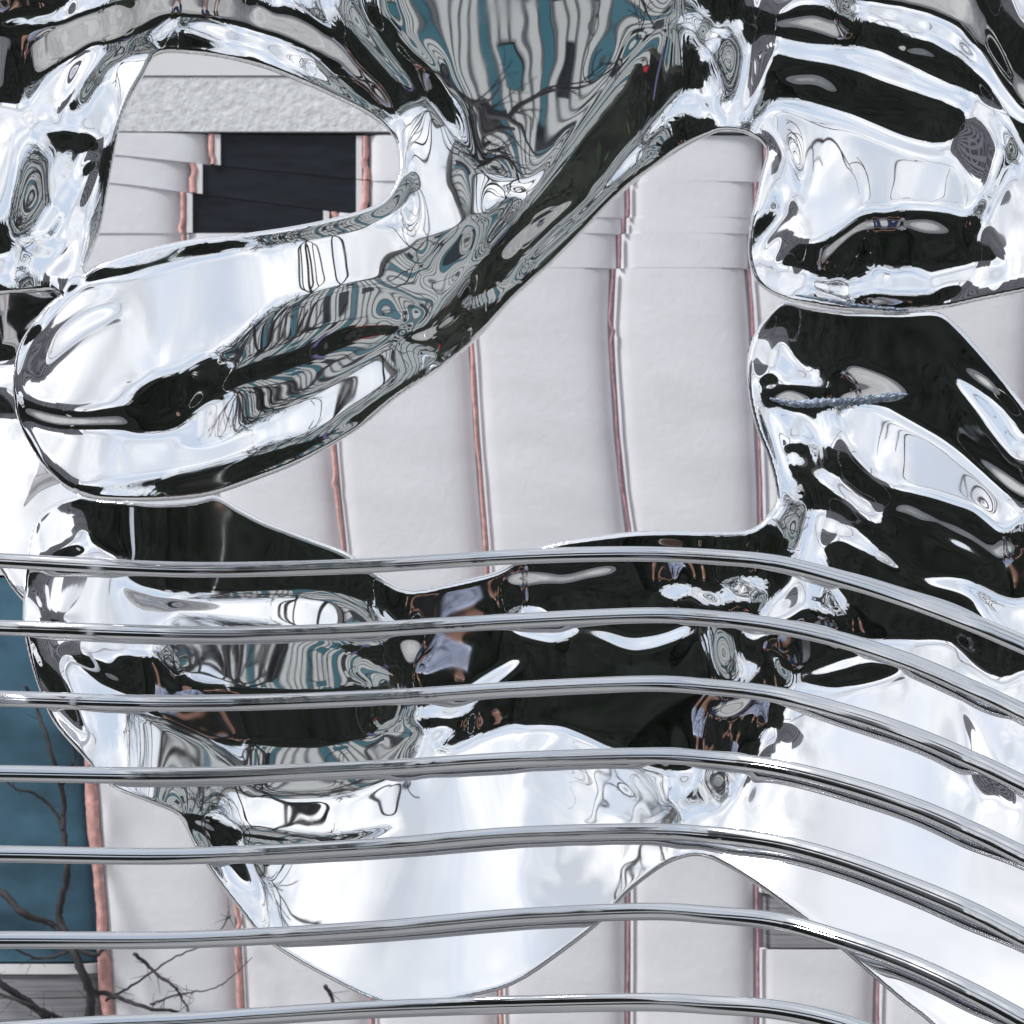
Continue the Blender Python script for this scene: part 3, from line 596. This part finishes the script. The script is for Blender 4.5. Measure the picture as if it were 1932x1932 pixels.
def joint(line, y0, y1, wd, m, seed, dy=-.004, notch=0):
    r_ = rng(seed); n = max(4, int((y1 - y0) / 9)); V = []; F = []
    ph = [r_.random()*6.28 for _ in range(4)]
    nk = [(y0 + (y1-y0)*r_.random(), r_.choice((-1, 1))) for _ in range(notch)]
    for i in range(n + 1):
        y = y0 + (y1 - y0) * i / n
        wob = 1.2*math.sin(y/51+ph[0]) + .5*math.sin(y/17+ph[1]) + .25*r_.uniform(-1, 1)
        ww = wd * (1 + .16*math.sin(y/47+ph[2]) + .10*r_.uniform(-1, 1))
        for yn, sg in nk:
            g = math.exp(-((y-yn)/9)**2); wob += sg*6*g
        x = line(y) + wob
        for u, d in ((-.5, .012), (-.3, .001), (.0, -.003), (.3, .001), (.5, .012)): V.append(WQ(x + ww*u, y, dy + d))
    for i in range(n):
        for k in range(4): F.append((i*5+k, (i+1)*5+k, (i+1)*5+k+1, i*5+k+1))
    return mesh('joint', V, F, m, wall, smooth=True)
Z = box('backing', (-4.2, 4.2, WY+.055, WY+.16, 0, 4.3), M['gap'], wall)
LN = [lin((-1160, 505), (-1000, 2600)), lin((-900, 505), (-770, 2600)), lin((-640, 505), (-530, 2600)), lin((-380, 505), (-300, 2600)), lin((-125, 505), (-40, 1932), (-20, 2600)), lin((128, 505), (168, 1440), (205, 1932), (225, 2600)), lin((375, 505), (440, 1640), (456, 1932), (470, 2600)), lin((612, 505), (628, 850), (648, 1040), (702, 1932), (715, 2600)),
      lin((872, 505), (889, 640), (901, 850), (917, 1040), (945, 1932), (950, 2600)), lin((1157, 505), (1152, 600), (1163, 800), (1172, 900), (1190, 1000), (1186, 1300), (1185, 1932), (1185, 2600)),
      lin((1412, 505), (1418, 560), (1430, 800), (1438, 980), (1428, 1600), (1430, 1932), (1428, 2600)), lin((1700, 505), (1655, 1932), (1640, 2600)), lin((1965, 505), (1890, 1932), (1870, 2600)), lin((2240, 505), (2130, 1932), (2100, 2600)), lin((2500, 505), (2360, 2600)), lin((2760, 505), (2620, 2600)), lin((3020, 505), (2880, 2600))]
HW = 6
def off(l, d): return lambda y: l(y) + d
for i in range(len(LN) - 1):
    a, b = off(LN[i], HW), off(LN[i+1], -HW)
    if i in (3, 4):
        panel('panel', a, b, 505.5, 1085, M['panel'], 8)
        panel('panel', a, b, 1090, 1815, M['blue'], 8, dy=.004)['label'] = 'blue grey panel'
        panel('panel', a, b, 1820, 1838, M['coping'], 2)
        for k in range(6): panel('board', a, b, 1840 + k*45, 1840 + k*45 + 43, M['greywood'], 2, dy=.008)
        panel('panel', a, b, 2114, 2590, M['panel'], 4)
    elif i == 10:
        panel('panel', a, b, 505.5, 1686, M['panel'], 12)
        for k in range(4): panel('board', off(LN[i], 14), b, 1690 + k*25, 1690 + k*25 + 24, M['greywood'], 1, dy=.008)
        panel('panel', a, b, 1793, 2590, M['panel'], 8)
    else:
        panel('panel', a, b, 505.5, 2590, M['panel'], 20)
jm = ['joint', 'joint', 'joint', 'joint', 'joint', 'joint', 'joint', 'joint', 'joint', 'joint_dull', 'joint_dull', 'joint_dull', 'joint_dull', 'joint_dull', 'joint_dull', 'joint_dull', 'joint_dull']
jw = [9, 9, 9, 9, 9, 22, 11, 8, 7, 6, 6, 6, 6, 6, 6, 6, 6]
for i, l in enumerate(LN): joint(l, 507, 2590, jw[i], M[jm[i]], 17 + i, notch=4 if i == 5 else 1)
# short courses above: each is set a little aside and slopes down to the right
def C_(x): return lambda y: x
courses = [(440, 505, 4, [-1170, -910, -650, -390, -130, 118, 345, 622, 868, 1168, 1418, 1705, 1970, 2240, 2500, 2760], 0, (0, 0)),
           (360, 440, 40, [-1170, -910, -650, -400, -140, 100, 345, 628, 880, 1178, 1425, 1710, 1975, 2240, 2500, 2760], 0, (.13, 0)),
           (304, 360, 34, [-1170, -910, -650, -400, -140, 120, 364, 690, 905, 1184, 1428, 1710, 1975, 2240, 2500, 2760], 0, (.10, .13)),
           (252, 304, 34, [-1170, -910, -650, -400, -140, 150, 398, 690, 925, 1190, 1445, 1715, 1975, 2240, 2500, 2760], 0, (.01, .10))]
for ci, (ya, yb, drop, xs, dark, sl) in enumerate(courses):
    for k in range(len(xs) - 1):
        isd = (ci > 0 and k == 6)
        lift = .010 * ci
        if isd: panel('pane', C_(xs[k] + 9), C_(xs[k+1] - 9), ya, yb - .5, M['pane'], 3, dy=.012 - lift*.2, flat=True, slant=sl)['label'] = 'dark pane'
        else: panel('panel', C_(xs[k] + 5), C_(xs[k+1] - 5), ya + .05, yb - .05, M['panel'], 3, dy=-.0035*ci if xs[k] < 700 else 0.0, slant=sl)
    for k in range(len(xs)):
        wide = ci > 0 and k in (6, 7)
        sx = max(-120, min(380, xs[k] - 330))
        if wide: panel('jamb', C_(xs[k] - (18 if k == 7 else -7)), C_(xs[k] + (18 if k == 6 else -7)), ya + 1, yb - 1, M['coping'], 1, dy=-.002, flat=True, slant=sl)
        joint(C_(xs[k]), ya + 1 + sl[0]*sx, yb - 1 + sl[1]*sx, 14 if wide else 7, M['joint' if k <= 7 else 'joint_dull'], 97 + ci*20 + k, dy=-.006 if wide else -.003, notch=1 if wide else 0)
box('stucco_band', (-4.2, 4.2, WY-.012, WY+.05, WQ(0, 249).z, WQ(0, 146).z), M['stucco'], wall)
box('coping', (-4.2, 4.2, WY-.016, WY+.05, WQ(0, 144).z, WQ(0, -40).z), M['coping'], wall)
for k in range(14):
    a = -1180 + k*260
    panel('panel', C_(a), C_(a + 255), -900, -45, M['panel'], 3)
# bare shrub against the wall at the lower left
shrub = empty('bare_shrub', (WQ(60, 2500).x, WY-.10, 0)); tag(shrub, 'bare dark branches of a shrub crossing the blue panel at lower left', 'shrub')
rb = rng(4)
def branch(pts, r0, r1, y=-.09, name='branch', tw=0):
    p = catmull(pts, 8); n = len(p); V, F = tube_vf([WQ(a[0] + rb.uniform(-1.5, 1.5), a[1] + rb.uniform(-1.5, 1.5), y + .02*math.sin(i*.3)) for i, a in enumerate(p)], [1.15*S*(r0 + (r1-r0)*i/(n-1))*(1+.25*rb.random()) for i in range(n)], 6)
    for _ in range(tw):
        i = rb.randrange(2, n-1); q = p[i]; an = rb.uniform(0, 6.28); ln = rb.uniform(10, 42)
        pv = [WQ(q[0] + math.cos(an)*ln*u, q[1] + math.sin(an)*ln*u, y) for u in (0, .5, 1)]
        v2, f2 = tube_vf(pv, [S*1.2, S*.8, S*.45], 5); b = len(V); V += v2; F += [tuple(b+c for c in g) for g in f2]
    return mesh(name, V, F, M['bark'], shrub, smooth=True)
branch([(60, 2560), (90, 2300), (150, 2020), (170, 1932), (180, 1860), (150, 1780), (120, 1720), (140, 1640), (130, 1560), (125, 1480), (105, 1400), (80, 1340), (60, 1290)], 13, 3, tw=14)
branch([(-120, 1620), (0, 1668), (60, 1712), (105, 1735), (135, 1760), (190, 1790), (215, 1760), (230, 1750)], 9, 3, tw=8)
branch([(180, 1860), (230, 1872), (290, 1888), (340, 1900), (372, 1922)], 6, 2, tw=16)
branch([(120, 1932), (60, 1880), (0, 1830), (-80, 1780)], 9, 6, tw=8)
branch([(262, 1790), (300, 1826), (340, 1850), (352, 1880), (368, 1906)], 4, 1.5, tw=14)
branch([(170, 1932), (110, 1905), (40, 1870), (-60, 1850)], 6, 3, tw=12)
branch([(618, 1850), (632, 1880), (640, 1910)], 5, 2.5, tw=2)
branch([(205, 1880), (260, 1850), (330, 1800), (400, 1770), (440, 1720)], 3, 1, y=-.06, tw=14)
branch([(290, 1888), (350, 1868), (420, 1850), (480, 1800)], 2.5, .8, y=-.06, tw=12)
branch([(130, 1560), (90, 1500), (30, 1470), (-30, 1400)], 4, 1.5, tw=10)
branch([(125, 1480), (150, 1420), (140, 1360), (160, 1300)], 3.5, 1.2, tw=8)
branch([(150, 1780), (90, 1800), (30, 1770), (-40, 1740)], 4, 1.5, tw=12)
# ------------------------------------------------------------------ curved rails in front
RAILS = [[(0,1057),(180,1067),(350,1074),(520,1073),(700,1067),(850,1058),(966,1051),(1090,1046),(1216,1045),(1340,1050),(1466,1062),(1590,1092),(1716,1131),(1830,1173),(1932,1216)],
         [(0,1184),(350,1196),(520,1195),(700,1188),(966,1172),(1216,1161),(1340,1166),(1466,1181),(1590,1208),(1716,1248),(1830,1297),(1932,1345)],
         [(0,1318),(350,1327),(700,1317),(966,1301),(1216,1290),(1340,1296),(1466,1311),(1590,1342),(1716,1384),(1830,1432),(1932,1481)],
         [(0,1459),(350,1463),(700,1450),(966,1434),(1216,1426),(1340,1432),(1466,1448),(1590,1478),(1716,1518),(1830,1566),(1932,1615)],
         [(0,1611),(350,1615),(700,1598),(966,1576),(1216,1569),(1340,1575),(1466,1591),(1590,1624),(1716,1670),(1830,1718),(1932,1770)],
         [(0,1773),(350,1773),(700,1754),(966,1731),(1216,1720),(1340,1726),(1466,1739),(1590,1773),(1716,1818),(1830,1871),(1932,1926)],
         [(0,1945),(175,1934),(350,1927),(500,1917),(700,1905),(966,1896),(1216,1891),(1340,1896),(1466,1905),(1590,1932),(1716,1980),(1830,2035),(1932,2092)]]
RY = -.62
railing = empty('curved_steel_railing', (0, RY, .30)); tag(railing, 'seven slim curved steel rails sweeping across in front of the lower form', 'railing')
for i, rp in enumerate(RAILS):
    (xa, ya), (xb, yb) = rp[0], rp[1]; (xc, yc), (xd, yd) = rp[-2], rp[-1]
    pts = [(xa - 420, ya - 420*(yb-ya)/(xb-xa))] + rp + [(xd + 330, yd + 330*(yd-yc)/(xd-xc)*1.02)]
    p = catmull(pts, 9)
    xs_ = np.array([a[0] for a in p]); fx, fy, fg = FRONT['lower_form']; env = np.full(len(p), np.nan)
    for j, a in enumerate(p):
        ci_ = int(round((a[0]-fx)/STEP)); r0_ = int((a[1]-12-fy)/STEP); r1_ = int((a[1]+12-fy)/STEP)
        if 0 <= ci_ < fg.shape[1] and r0_ < fg.shape[0]:
            seg_ = fg[max(r0_, 0):r1_+1, ci_]; seg_ = seg_[~np.isnan(seg_)]
            if len(seg_): env[j] = seg_.min()
    ok = ~np.isnan(env); env = np.interp(xs_, xs_[ok], env[ok])
    dil = np.array([env[np.abs(xs_-x) < 30].min() for x in xs_])
    ksm = np.exp(-.5*((xs_[:, None]-xs_[None])/42)**2); sm = (ksm*dil).sum(1)/ksm.sum(1) - .012
    print('rail', i, sm.min().round(2), sm.max().round(2))
    path = [WP(a[0], a[1], float(y_)) for a, y_ in zip(p, sm)]
    SEC = [(-1, -.1), (-.95, .2), (-.82, .36), (-.5, .42), (-.2, .45), (-.06, .455), (-.01, .43), (.04, .455), (.2, .43), (.5, .375), (.82, .28), (.95, .14), (1, -.1), (.8, -.45), (.3, -.6), (-.3, -.6), (-.8, -.45)]
    V = []; F = []; ns_ = len(SEC); npp = len(path)
    for j, q in enumerate(path):
        t_ = (path[min(j+1, npp-1)] - path[max(j-1, 0)]).normalized(); upv = Vector((0, -1, 0)); upv = (upv - t_*upv.dot(t_)).normalized(); vv = upv.cross(t_).normalized()
        if vv.z < 0: vv = -vv
        x_ = p[j][0]; tw = R(float(np.interp(x_, [0, 300, 560, 900, 1200, 1420, 1700, 1932], [9, 8, 3, 1, 4, 11, 12, 7])) + 1.5*math.sin(x_/140+i*1.7))
        rr_ = S*(14.6 + (3 if i == 0 else 2)*max(0, (x_-1300)/640) + .3*i)
        for sv, sw in SEC:
            v2, w2 = sv*math.cos(tw)+sw*math.sin(tw), sw*math.cos(tw)-sv*math.sin(tw)
            V.append(q + vv*(rr_*v2) + upv*(rr_*w2))
    for j in range(npp-1):
        for k in range(ns_): k2 = (k+1) % ns_; F.append((j*ns_+k, j*ns_+k2, (j+1)*ns_+k2, (j+1)*ns_+k))
    F.append(tuple(range(ns_))); F.append(tuple((npp-1)*ns_+k for k in range(ns_-1, -1, -1)))
    mesh('rail', V, F, M['rail'], railing, smooth=True)
for sx in (-1, 1):
    xx = WP(966 + sx*1230, 0, RY).x
    V, F = tube_vf([(xx, RY+.13, .30), (xx, RY+.13, 1.62)], .022, 16); mesh('post', V, F, M['rail'], railing, smooth=True)
# ------------------------------------------------------------------ the square that the steel mirrors
def AZ(az, d, z=0): return Vector((math.sin(R(az))*d, -math.cos(R(az))*d, z))
# office building with cream cladding, dark ground floor
p0, p1 = AZ(9, 31), AZ(86, 21); ln = (p1-p0).length; ux = (p1-p0).normalized(); inn = Vector((-ux.y, ux.x, 0))
if inn.dot(-p0) < 0: inn = -inn
bld = empty('office_building', p0, math.atan2(ux.y, ux.x)); tag(bld, 'pale clad office block with teal glazed bays over a dark ground floor', 'building')
BW = bld.matrix_world if False else Matrix.Translation(p0) @ Matrix.Rotation(math.atan2(ux.y, ux.x), 4, 'Z')
sg = 1 if (BW.to_3x3() @ Vector((0, 1, 0))).dot(inn) > 0 else -1       # side facing the square
def bbox(name, x0, x1, d0, d1, z0, z1, m, par):
    a, b = sorted((d0*sg, d1*sg)); v, f = box_vf(x0, x1, a, b, z0, z1)
    return mesh(name, [BW @ Vector(q) for q in v], f, m, par)
HB = 18.5
bbox('wall', 0, ln, -12, 0, 3.2, HB, M['facade'], bld); bbox('ground_floor', .2, ln-.2, -11.8, -.05, 0, 3.2, M['black'], bld); bbox('roof_edge', -.15, ln+.15, -12, .15, HB, HB+.5, M['black'], bld)
bbox('sign_band', 2, ln-1, -.05, .1, 2.95, 3.12, M["red"], bld)
r_ = rng(11); ns = int(ln/.66)
for k in range(1, ns): bbox('seam', k*ln/ns-.055, k*ln/ns+.055, -.02, .05, 3.2, HB, M['seam'], bld)
for k in range(4, ns, 5): bbox('glazed_bay', (k+.12)*ln/ns, (k+.88)*ln/ns, -.02, .06, 3.4, HB-.4, M['teal'], bld)
for fl in range(5):
    z = 4.2 + fl*2.9
    for k in range(ns):
        if r_.random() < .12:
            x = (k+.5)*ln/ns; wd = ln/ns*(.9 if r_.random() < .5 else 1.8)/2
            wv = bbox('window', x-wd, x+wd, -.02, .07, z, z+1.9, M['black'], bld)
            bbox('pane', x-wd+.06, x+wd-.06, .0, .09, z+.06, z+1.84, M['teal' if r_.random() < .4 else 'dkglass'], wv)
# tower blocks
def tower(az, d, wdt, ht, label, seed):
    c = AZ(az, d); rz = math.atan2(-c.x, c.y) ; T_ = empty('tower_block', c, 0); tag(T_, label, 'building', 'tower blocks beyond the square')
    Mx = Matrix.Translation(c) @ Matrix.Rotation(math.atan2(c.y, c.x) + math.pi/2, 4, 'Z')
    def bb(name, b, m): v, f = box_vf(*b); return mesh(name, [Mx @ Vector(q) for q in v], f, m, T_)
    bb('wall', (-wdt/2, wdt/2, -wdt/2, wdt/2, 0, ht), M['tower'])
    n = int(ht/3.2)
    for k in range(1, n):
        bb('window_band', (-wdt/2+.4, wdt/2-.4, -wdt/2-.08, wdt/2+.08, k*3.2, k*3.2+1.7), M['tower_win'])
    for k in range(1, 5): bb('fin', (-wdt/2+k*wdt/5-.35, -wdt/2+k*wdt/5+.35, -wdt/2-.2, wdt/2+.2, 0, ht), M['tower'])
tower(-46, 85, 17, 54, 'tallest grey tower block of the three', 1); tower(-57, 80, 16, 46, 'middle grey tower block of the three', 2); tower(-69, 78, 16, 40, 'shortest grey tower block of the three', 3)
# tower crane
ca = AZ(-36, 90); crane = empty('tower_crane', ca); tag(crane, 'orange lattice tower crane far off beside the tower blocks', 'crane')
V = []; F = []
def addt(a, b, r):
    global V, F
    v, f = tube_vf([a, b], r, 5); o = len(V); V += v; F += [tuple(o+i for i in g) for g in f]
for sx in (-.7, .7):
    for sy in (-.7, .7): addt(ca+Vector((sx, sy, 0)), ca+Vector((sx, sy, 40)), .14)
for k in range(20):
    s_ = 1 if k % 2 else -1
    addt(ca+Vector((-.7*s_, -.7, k*2)), ca+Vector((.7*s_, -.7, k*2+2)), .10); addt(ca+Vector((-.7*s_, .7, k*2)), ca+Vector((.7*s_, .7, k*2+2)), .10)
mesh('mast', V, F, M['crane'], crane)
V = []; F = []
for zz in (40, 41.4): addt(ca+Vector((-9, -3, zz)), ca+Vector((24, 9, zz+9)), .16)
for k in range(16): addt(ca+Vector((-9, -3, 40))+Vector((33, 12, 9))*(k/16), ca+Vector((-9, -3, 41.4))+Vector((33, 12, 9))*((k+1)/16), .10)
mesh('jib', V, F, M['crane'], crane)
# hedges and evergreens
def leaves(center, rad, n, seed, size, V, F):
    r_ = rng(seed)
    for _ in range(n):
        while True:
            p = Vector((r_.uniform(-1, 1), r_.uniform(-1, 1), r_.uniform(-1, 1)))
            if .35 < p.length < 1: break
        c = Vector(center) + Vector((p.x*rad[0], p.y*rad[1], p.z*rad[2])); a = Vector((r_.gauss(0, 1), r_.gauss(0, 1), r_.gauss(0, 1))).normalized(); b = a.orthogonal().normalized(); s_ = size*r_.uniform(.6, 1.4)
        o = len(V); V += [c+a*s_, c+b*s_*.5, c-a*s_, c-b*s_*.5]; F.append((o, o+1, o+2, o+3))
def hedge(az0, az1, d, h, label, seed, m='leaf', thick=1.0):
    c = AZ((az0+az1)/2, d); H_ = empty('hedge', c); tag(H_, label, 'hedge', 'hedges round the square')
    n = 10; V = []; F = []; r_ = rng(seed)
    for i in range(n+1):
        a = az0+(az1-az0)*i/n; hh = h*(1+.05*r_.uniform(-1, 1))
        for dd, z in ((d-thick/2, 0), (d-thick/2, hh*.93), (d-thick*.2, hh), (d+thick*.2, hh), (d+thick/2, hh*.9), (d+thick/2, 0)): V.append(AZ(a, dd, z))
    for i in range(n):
        for k in range(5): F.append((i*6+k, i*6+k+1, (i+1)*6+k+1, (i+1)*6+k))
    F.append(tuple(range(5, -1, -1))); F.append(tuple(n*6+k for k in range(6)))
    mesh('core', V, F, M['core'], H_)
    V = []; F = []
    for i in range(24):
        a = az0+(az1-az0)*(i+.5)/24
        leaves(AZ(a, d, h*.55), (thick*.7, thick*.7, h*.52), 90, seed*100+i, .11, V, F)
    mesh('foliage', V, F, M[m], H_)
hedge(-110, -82, 10, 4.0, 'long dark hedge left of the tower blocks', 1); hedge(-78, -47, 12, 4.4, 'dark hedge in front of the tower blocks', 2)
hedge(-45, -10.5, 11, 4.4, 'dark hedge below the tower crane', 3); hedge(-11, 6.5, 12, 4.2, 'dark hedge behind the two people', 4)
hedge(7, 40, 12, 3.3, 'dark hedge in front of the office block', 5); hedge(43, 76, 11, 3.2, 'dark hedge at the far end of the office block', 6); hedge(80, 112, 10, 3.4, 'tall dark hedge right of the office block', 7)
def evergreen(az, d, h, label, seed, m='leaf'):
    c = AZ(az, d); T_ = empty('evergreen_tree', c); tag(T_, label, 'tree', 'evergreen trees round the square')
    V, F = tube_vf([c, c+Vector((.05, 0, h*.5)), c+Vector((0, .05, h*.92))], [.2, .13, .04], 8); mesh('trunk', V, F, M['bark'], T_)
    V = []; F = []; r_ = rng(seed)
    for k in range(26):
        u = k/25; rr = (1-u)*h*.26+.2; an = k*2.4
        leaves(c+Vector((math.cos(an)*rr*.5, math.sin(an)*rr*.5, h*.12+u*h*.85)), (rr*.8, rr*.8, h*.09), 120, seed*50+k, .2, V, F)
    mesh('crown', V, F, M[m], T_)
for i, (a, d, h, lb) in enumerate([(-4, 17, 6.5, 'dark evergreen behind the photographer'), (-9, 19, 5.2, 'shorter dark evergreen left of the photographer'), (2.5, 20, 7.5, 'tallest dark evergreen beside the office block'), (-28, 24, 5, 'rounded evergreen under the crane'), (-44, 22, 5.5, 'evergreen before the tallest tower'),
                                 (-74, 18, 5.5, 'evergreen left of the shortest tower'), (-92, 15, 6, 'leftmost dark evergreen of the square'), (92, 16, 7, 'dark evergreen right of the office block'), (106, 14, 6, 'rightmost dark evergreen of the square')]): evergreen(a, d, h, lb, 30+i)
# bare trees
def bare_tree(az, d, h, label, seed):
    c = AZ(az, d); T_ = empty('bare_tree', c); tag(T_, label, 'tree', 'bare trees round the square'); r_ = rng(seed); V = []; F = []; tr = []
    def grow(p, dr, l, rad, lev):
        nonlocal V, F
        q = p+dr*l*.5+Vector((r_.uniform(-1, 1), r_.uniform(-1, 1), r_.uniform(-.3, 1)))*l*.06; e = p+dr*l
        v, f = tube_vf([p, q, e], [rad, rad*.85, rad*.68], 5, cap=False); o = len(V)
        if lev == 0: tr.append((v, f))
        else: V += v; F += [tuple(o+i for i in g) for g in f]
        if lev < 7:
            for _ in range(3 if lev < 3 else 2):
                nd = (dr+Vector((r_.gauss(0, .5), r_.gauss(0, .5), r_.gauss(.12, .35)))).normalized(); grow(e if r_.random() < .6 else q, nd, l*r_.uniform(.6, .85), rad*(.70 if h > 15 else .62), lev+1)
    grow(c, Vector((0, 0, 1)), h*.3, h*(.011 if h > 15 else .009), 0)
    mesh('trunk', tr[0][0], tr[0][1], M['bark'], T_, smooth=True); mesh('crown', V, F, M['bark'], T_)
for i, (a, d, h, lb) in enumerate([(9, 12, 15.5, 'tallest bare tree, at the near corner of the office block'), (-3, 15, 9, 'bare tree behind the two people'), (-16, 20, 9, 'bare tree left of the two people'), (76, 11, 11, 'bare tree close to the right hand hedge'), (-70, 16, 10, 'bare tree beside the left hand hedge')]): bare_tree(a, d, h, lb, 60+i)
# banner and sign
bn = empty('banner_pole', AZ(33, 9)); tag(bn, 'pole carrying a narrow violet banner', 'banner'); c = AZ(33, 9)
V, F = tube_vf([c, c+Vector((0, 0, 3.6))], .035, 8); mesh('pole', V, F, M['pole'], bn)
v, f = box_vf(c.x+.04, c.x+.30, c.y-.01, c.y+.01, 2.3, 3.5); mesh('flag', v, f, M['purple'], bn)
c = AZ(5.4, 11.4); sn = empty('notice_board', c); tag(sn, 'small red and white notice board beside the hedge', 'sign')
v, f = box_vf(c.x-.2, c.x+.2, c.y-.03, c.y+.03, .5, .8); mesh('board', v, f, M['red'], sn); v, f = box_vf(c.x-.16, c.x+.16, c.y+.034, c.y+.04, .58, .70); mesh('notice', v, f, M['white'], sn)
for sx in (-.16, .16): V, F = tube_vf([c+Vector((sx, 0, 0)), c+Vector((sx, 0, .5))], .025, 6); mesh('leg', V, F, M['white'], sn)
# two people
def person(loc, face, label, top, legs, hairm, pose, h=1.68):
    P_ = empty('person', loc, face); tag(P_, label, 'person'); k = h/1.7
    Mx = Matrix.Translation(loc) @ Matrix.Rotation(face, 4, 'Z')
    def skin(name, nodes, edges, m, par=P_):
        me = bpy.data.meshes.new(name); me.from_pydata([Mx @ (Vector(n[:3])*k) for n in nodes], edges, []); o = link_mesh(name, me, m, par)
        md = o.modifiers.new('skin', 'SKIN'); md.use_smooth_shade = True
        for i, n in enumerate(nodes):
            sv = me.skin_vertices[0].data[i]; sv.radius = (n[3]*k, (n[4] if len(n) > 4 else n[3])*k); sv.use_root = (i == 0)
        sb = o.modifiers.new('sub', 'SUBSURF'); sb.levels = 1; sb.render_levels = 2
        return o
    hl, hr = pose       # hand positions
    def arm(sx, hd): sh = Vector((sx*.19, 0, 1.40)); el_ = (sh+Vector(hd))*.5+Vector((sx*.09, .05, -.08)); return sh, el_
    sl, el1 = arm(-1, hl); sr, el2 = arm(1, hr)
    body = [(0, 0, .95, .15, .11), (0, 0, 1.15, .135, .10), (0, 0, 1.36, .16, .11), (0, 0, 1.47, .06), (0, -.01, 1.55, .055), (0, -.015, 1.62, .085, .10), (0, -.01, 1.70, .07, .08),
            (*sl, .06), (*el1, .043), (*hl, .032), (*sr, .06), (*el2, .043), (*hr, .032),
            (-.09, 0, .88, .09), (-.10, -.01, .48, .065), (-.10, .02, .08, .045), (-.10, -.12, .03, .04), (.09, 0, .88, .09), (.10, -.01, .48, .065), (.10, .02, .08, .045), (.10, -.12, .03, .04)]
    eg = [(0,1),(1,2),(2,3),(3,4),(4,5),(5,6),(2,7),(7,8),(8,9),(2,10),(10,11),(11,12),(0,13),(13,14),(14,15),(15,16),(0,17),(17,18),(18,19),(19,20)]
    skin('body', body, eg, M['skin'])
    skin('top', [(0, 0, .90, .185, .145), (0, 0, 1.15, .165, .13), (0, 0, 1.36, .19, .14), (0, 0, 1.45, .10), (*sl, .085), (*el1, .06), (*sr, .085), (*el2, .06)], [(0,1),(1,2),(2,3),(2,4),(4,5),(2,6),(6,7)], M[top])
    skin('trousers', [(0, 0, .96, .165, .13), (-.09, 0, .86, .11), (-.10, -.01, .48, .085), (-.10, .02, .12, .07), (.09, 0, .86, .11), (.10, -.01, .48, .085), (.10, .02, .12, .07)], [(0,1),(1,2),(2,3),(0,4),(4,5),(5,6)], M[legs])
    skin('hair', [(0, .035, 1.60, .085, .075), (0, .03, 1.70, .095, .10), (0, -.03, 1.755, .06, .05)], [(0,1),(1,2)], M[hairm])
    return P_, Mx, k
person(Vector((.22, -5.42, 0)), math.pi, 'person in dark jacket and jeans holding a camera at eye level', 'blackcloth', 'navy', 'hair', ((-.06, -.22, 1.56), (.06, -.22, 1.56)), 1.70)
person(Vector((-.34, -5.55, 0)), math.pi + .1, 'person in blue and white floral blouse and black trousers', 'blouse', 'blackcloth', 'hair', ((-.26, -.05, .90), (.26, -.05, .90)), 1.62)
hc = empty('hand_camera', (.22, -5.20, 1.55)); tag(hc, 'small black camera held up by the person in dark jacket', 'camera')
v, f = box_vf(.15, .29, -5.21, -5.165, 1.51, 1.60); mesh('body', v, f, M['cam'], hc)
V, F = tube_vf([(.22, -5.165, 1.555), (.22, -5.12, 1.555)], .03, 14); mesh('lens', V, F, M['cam'], hc)
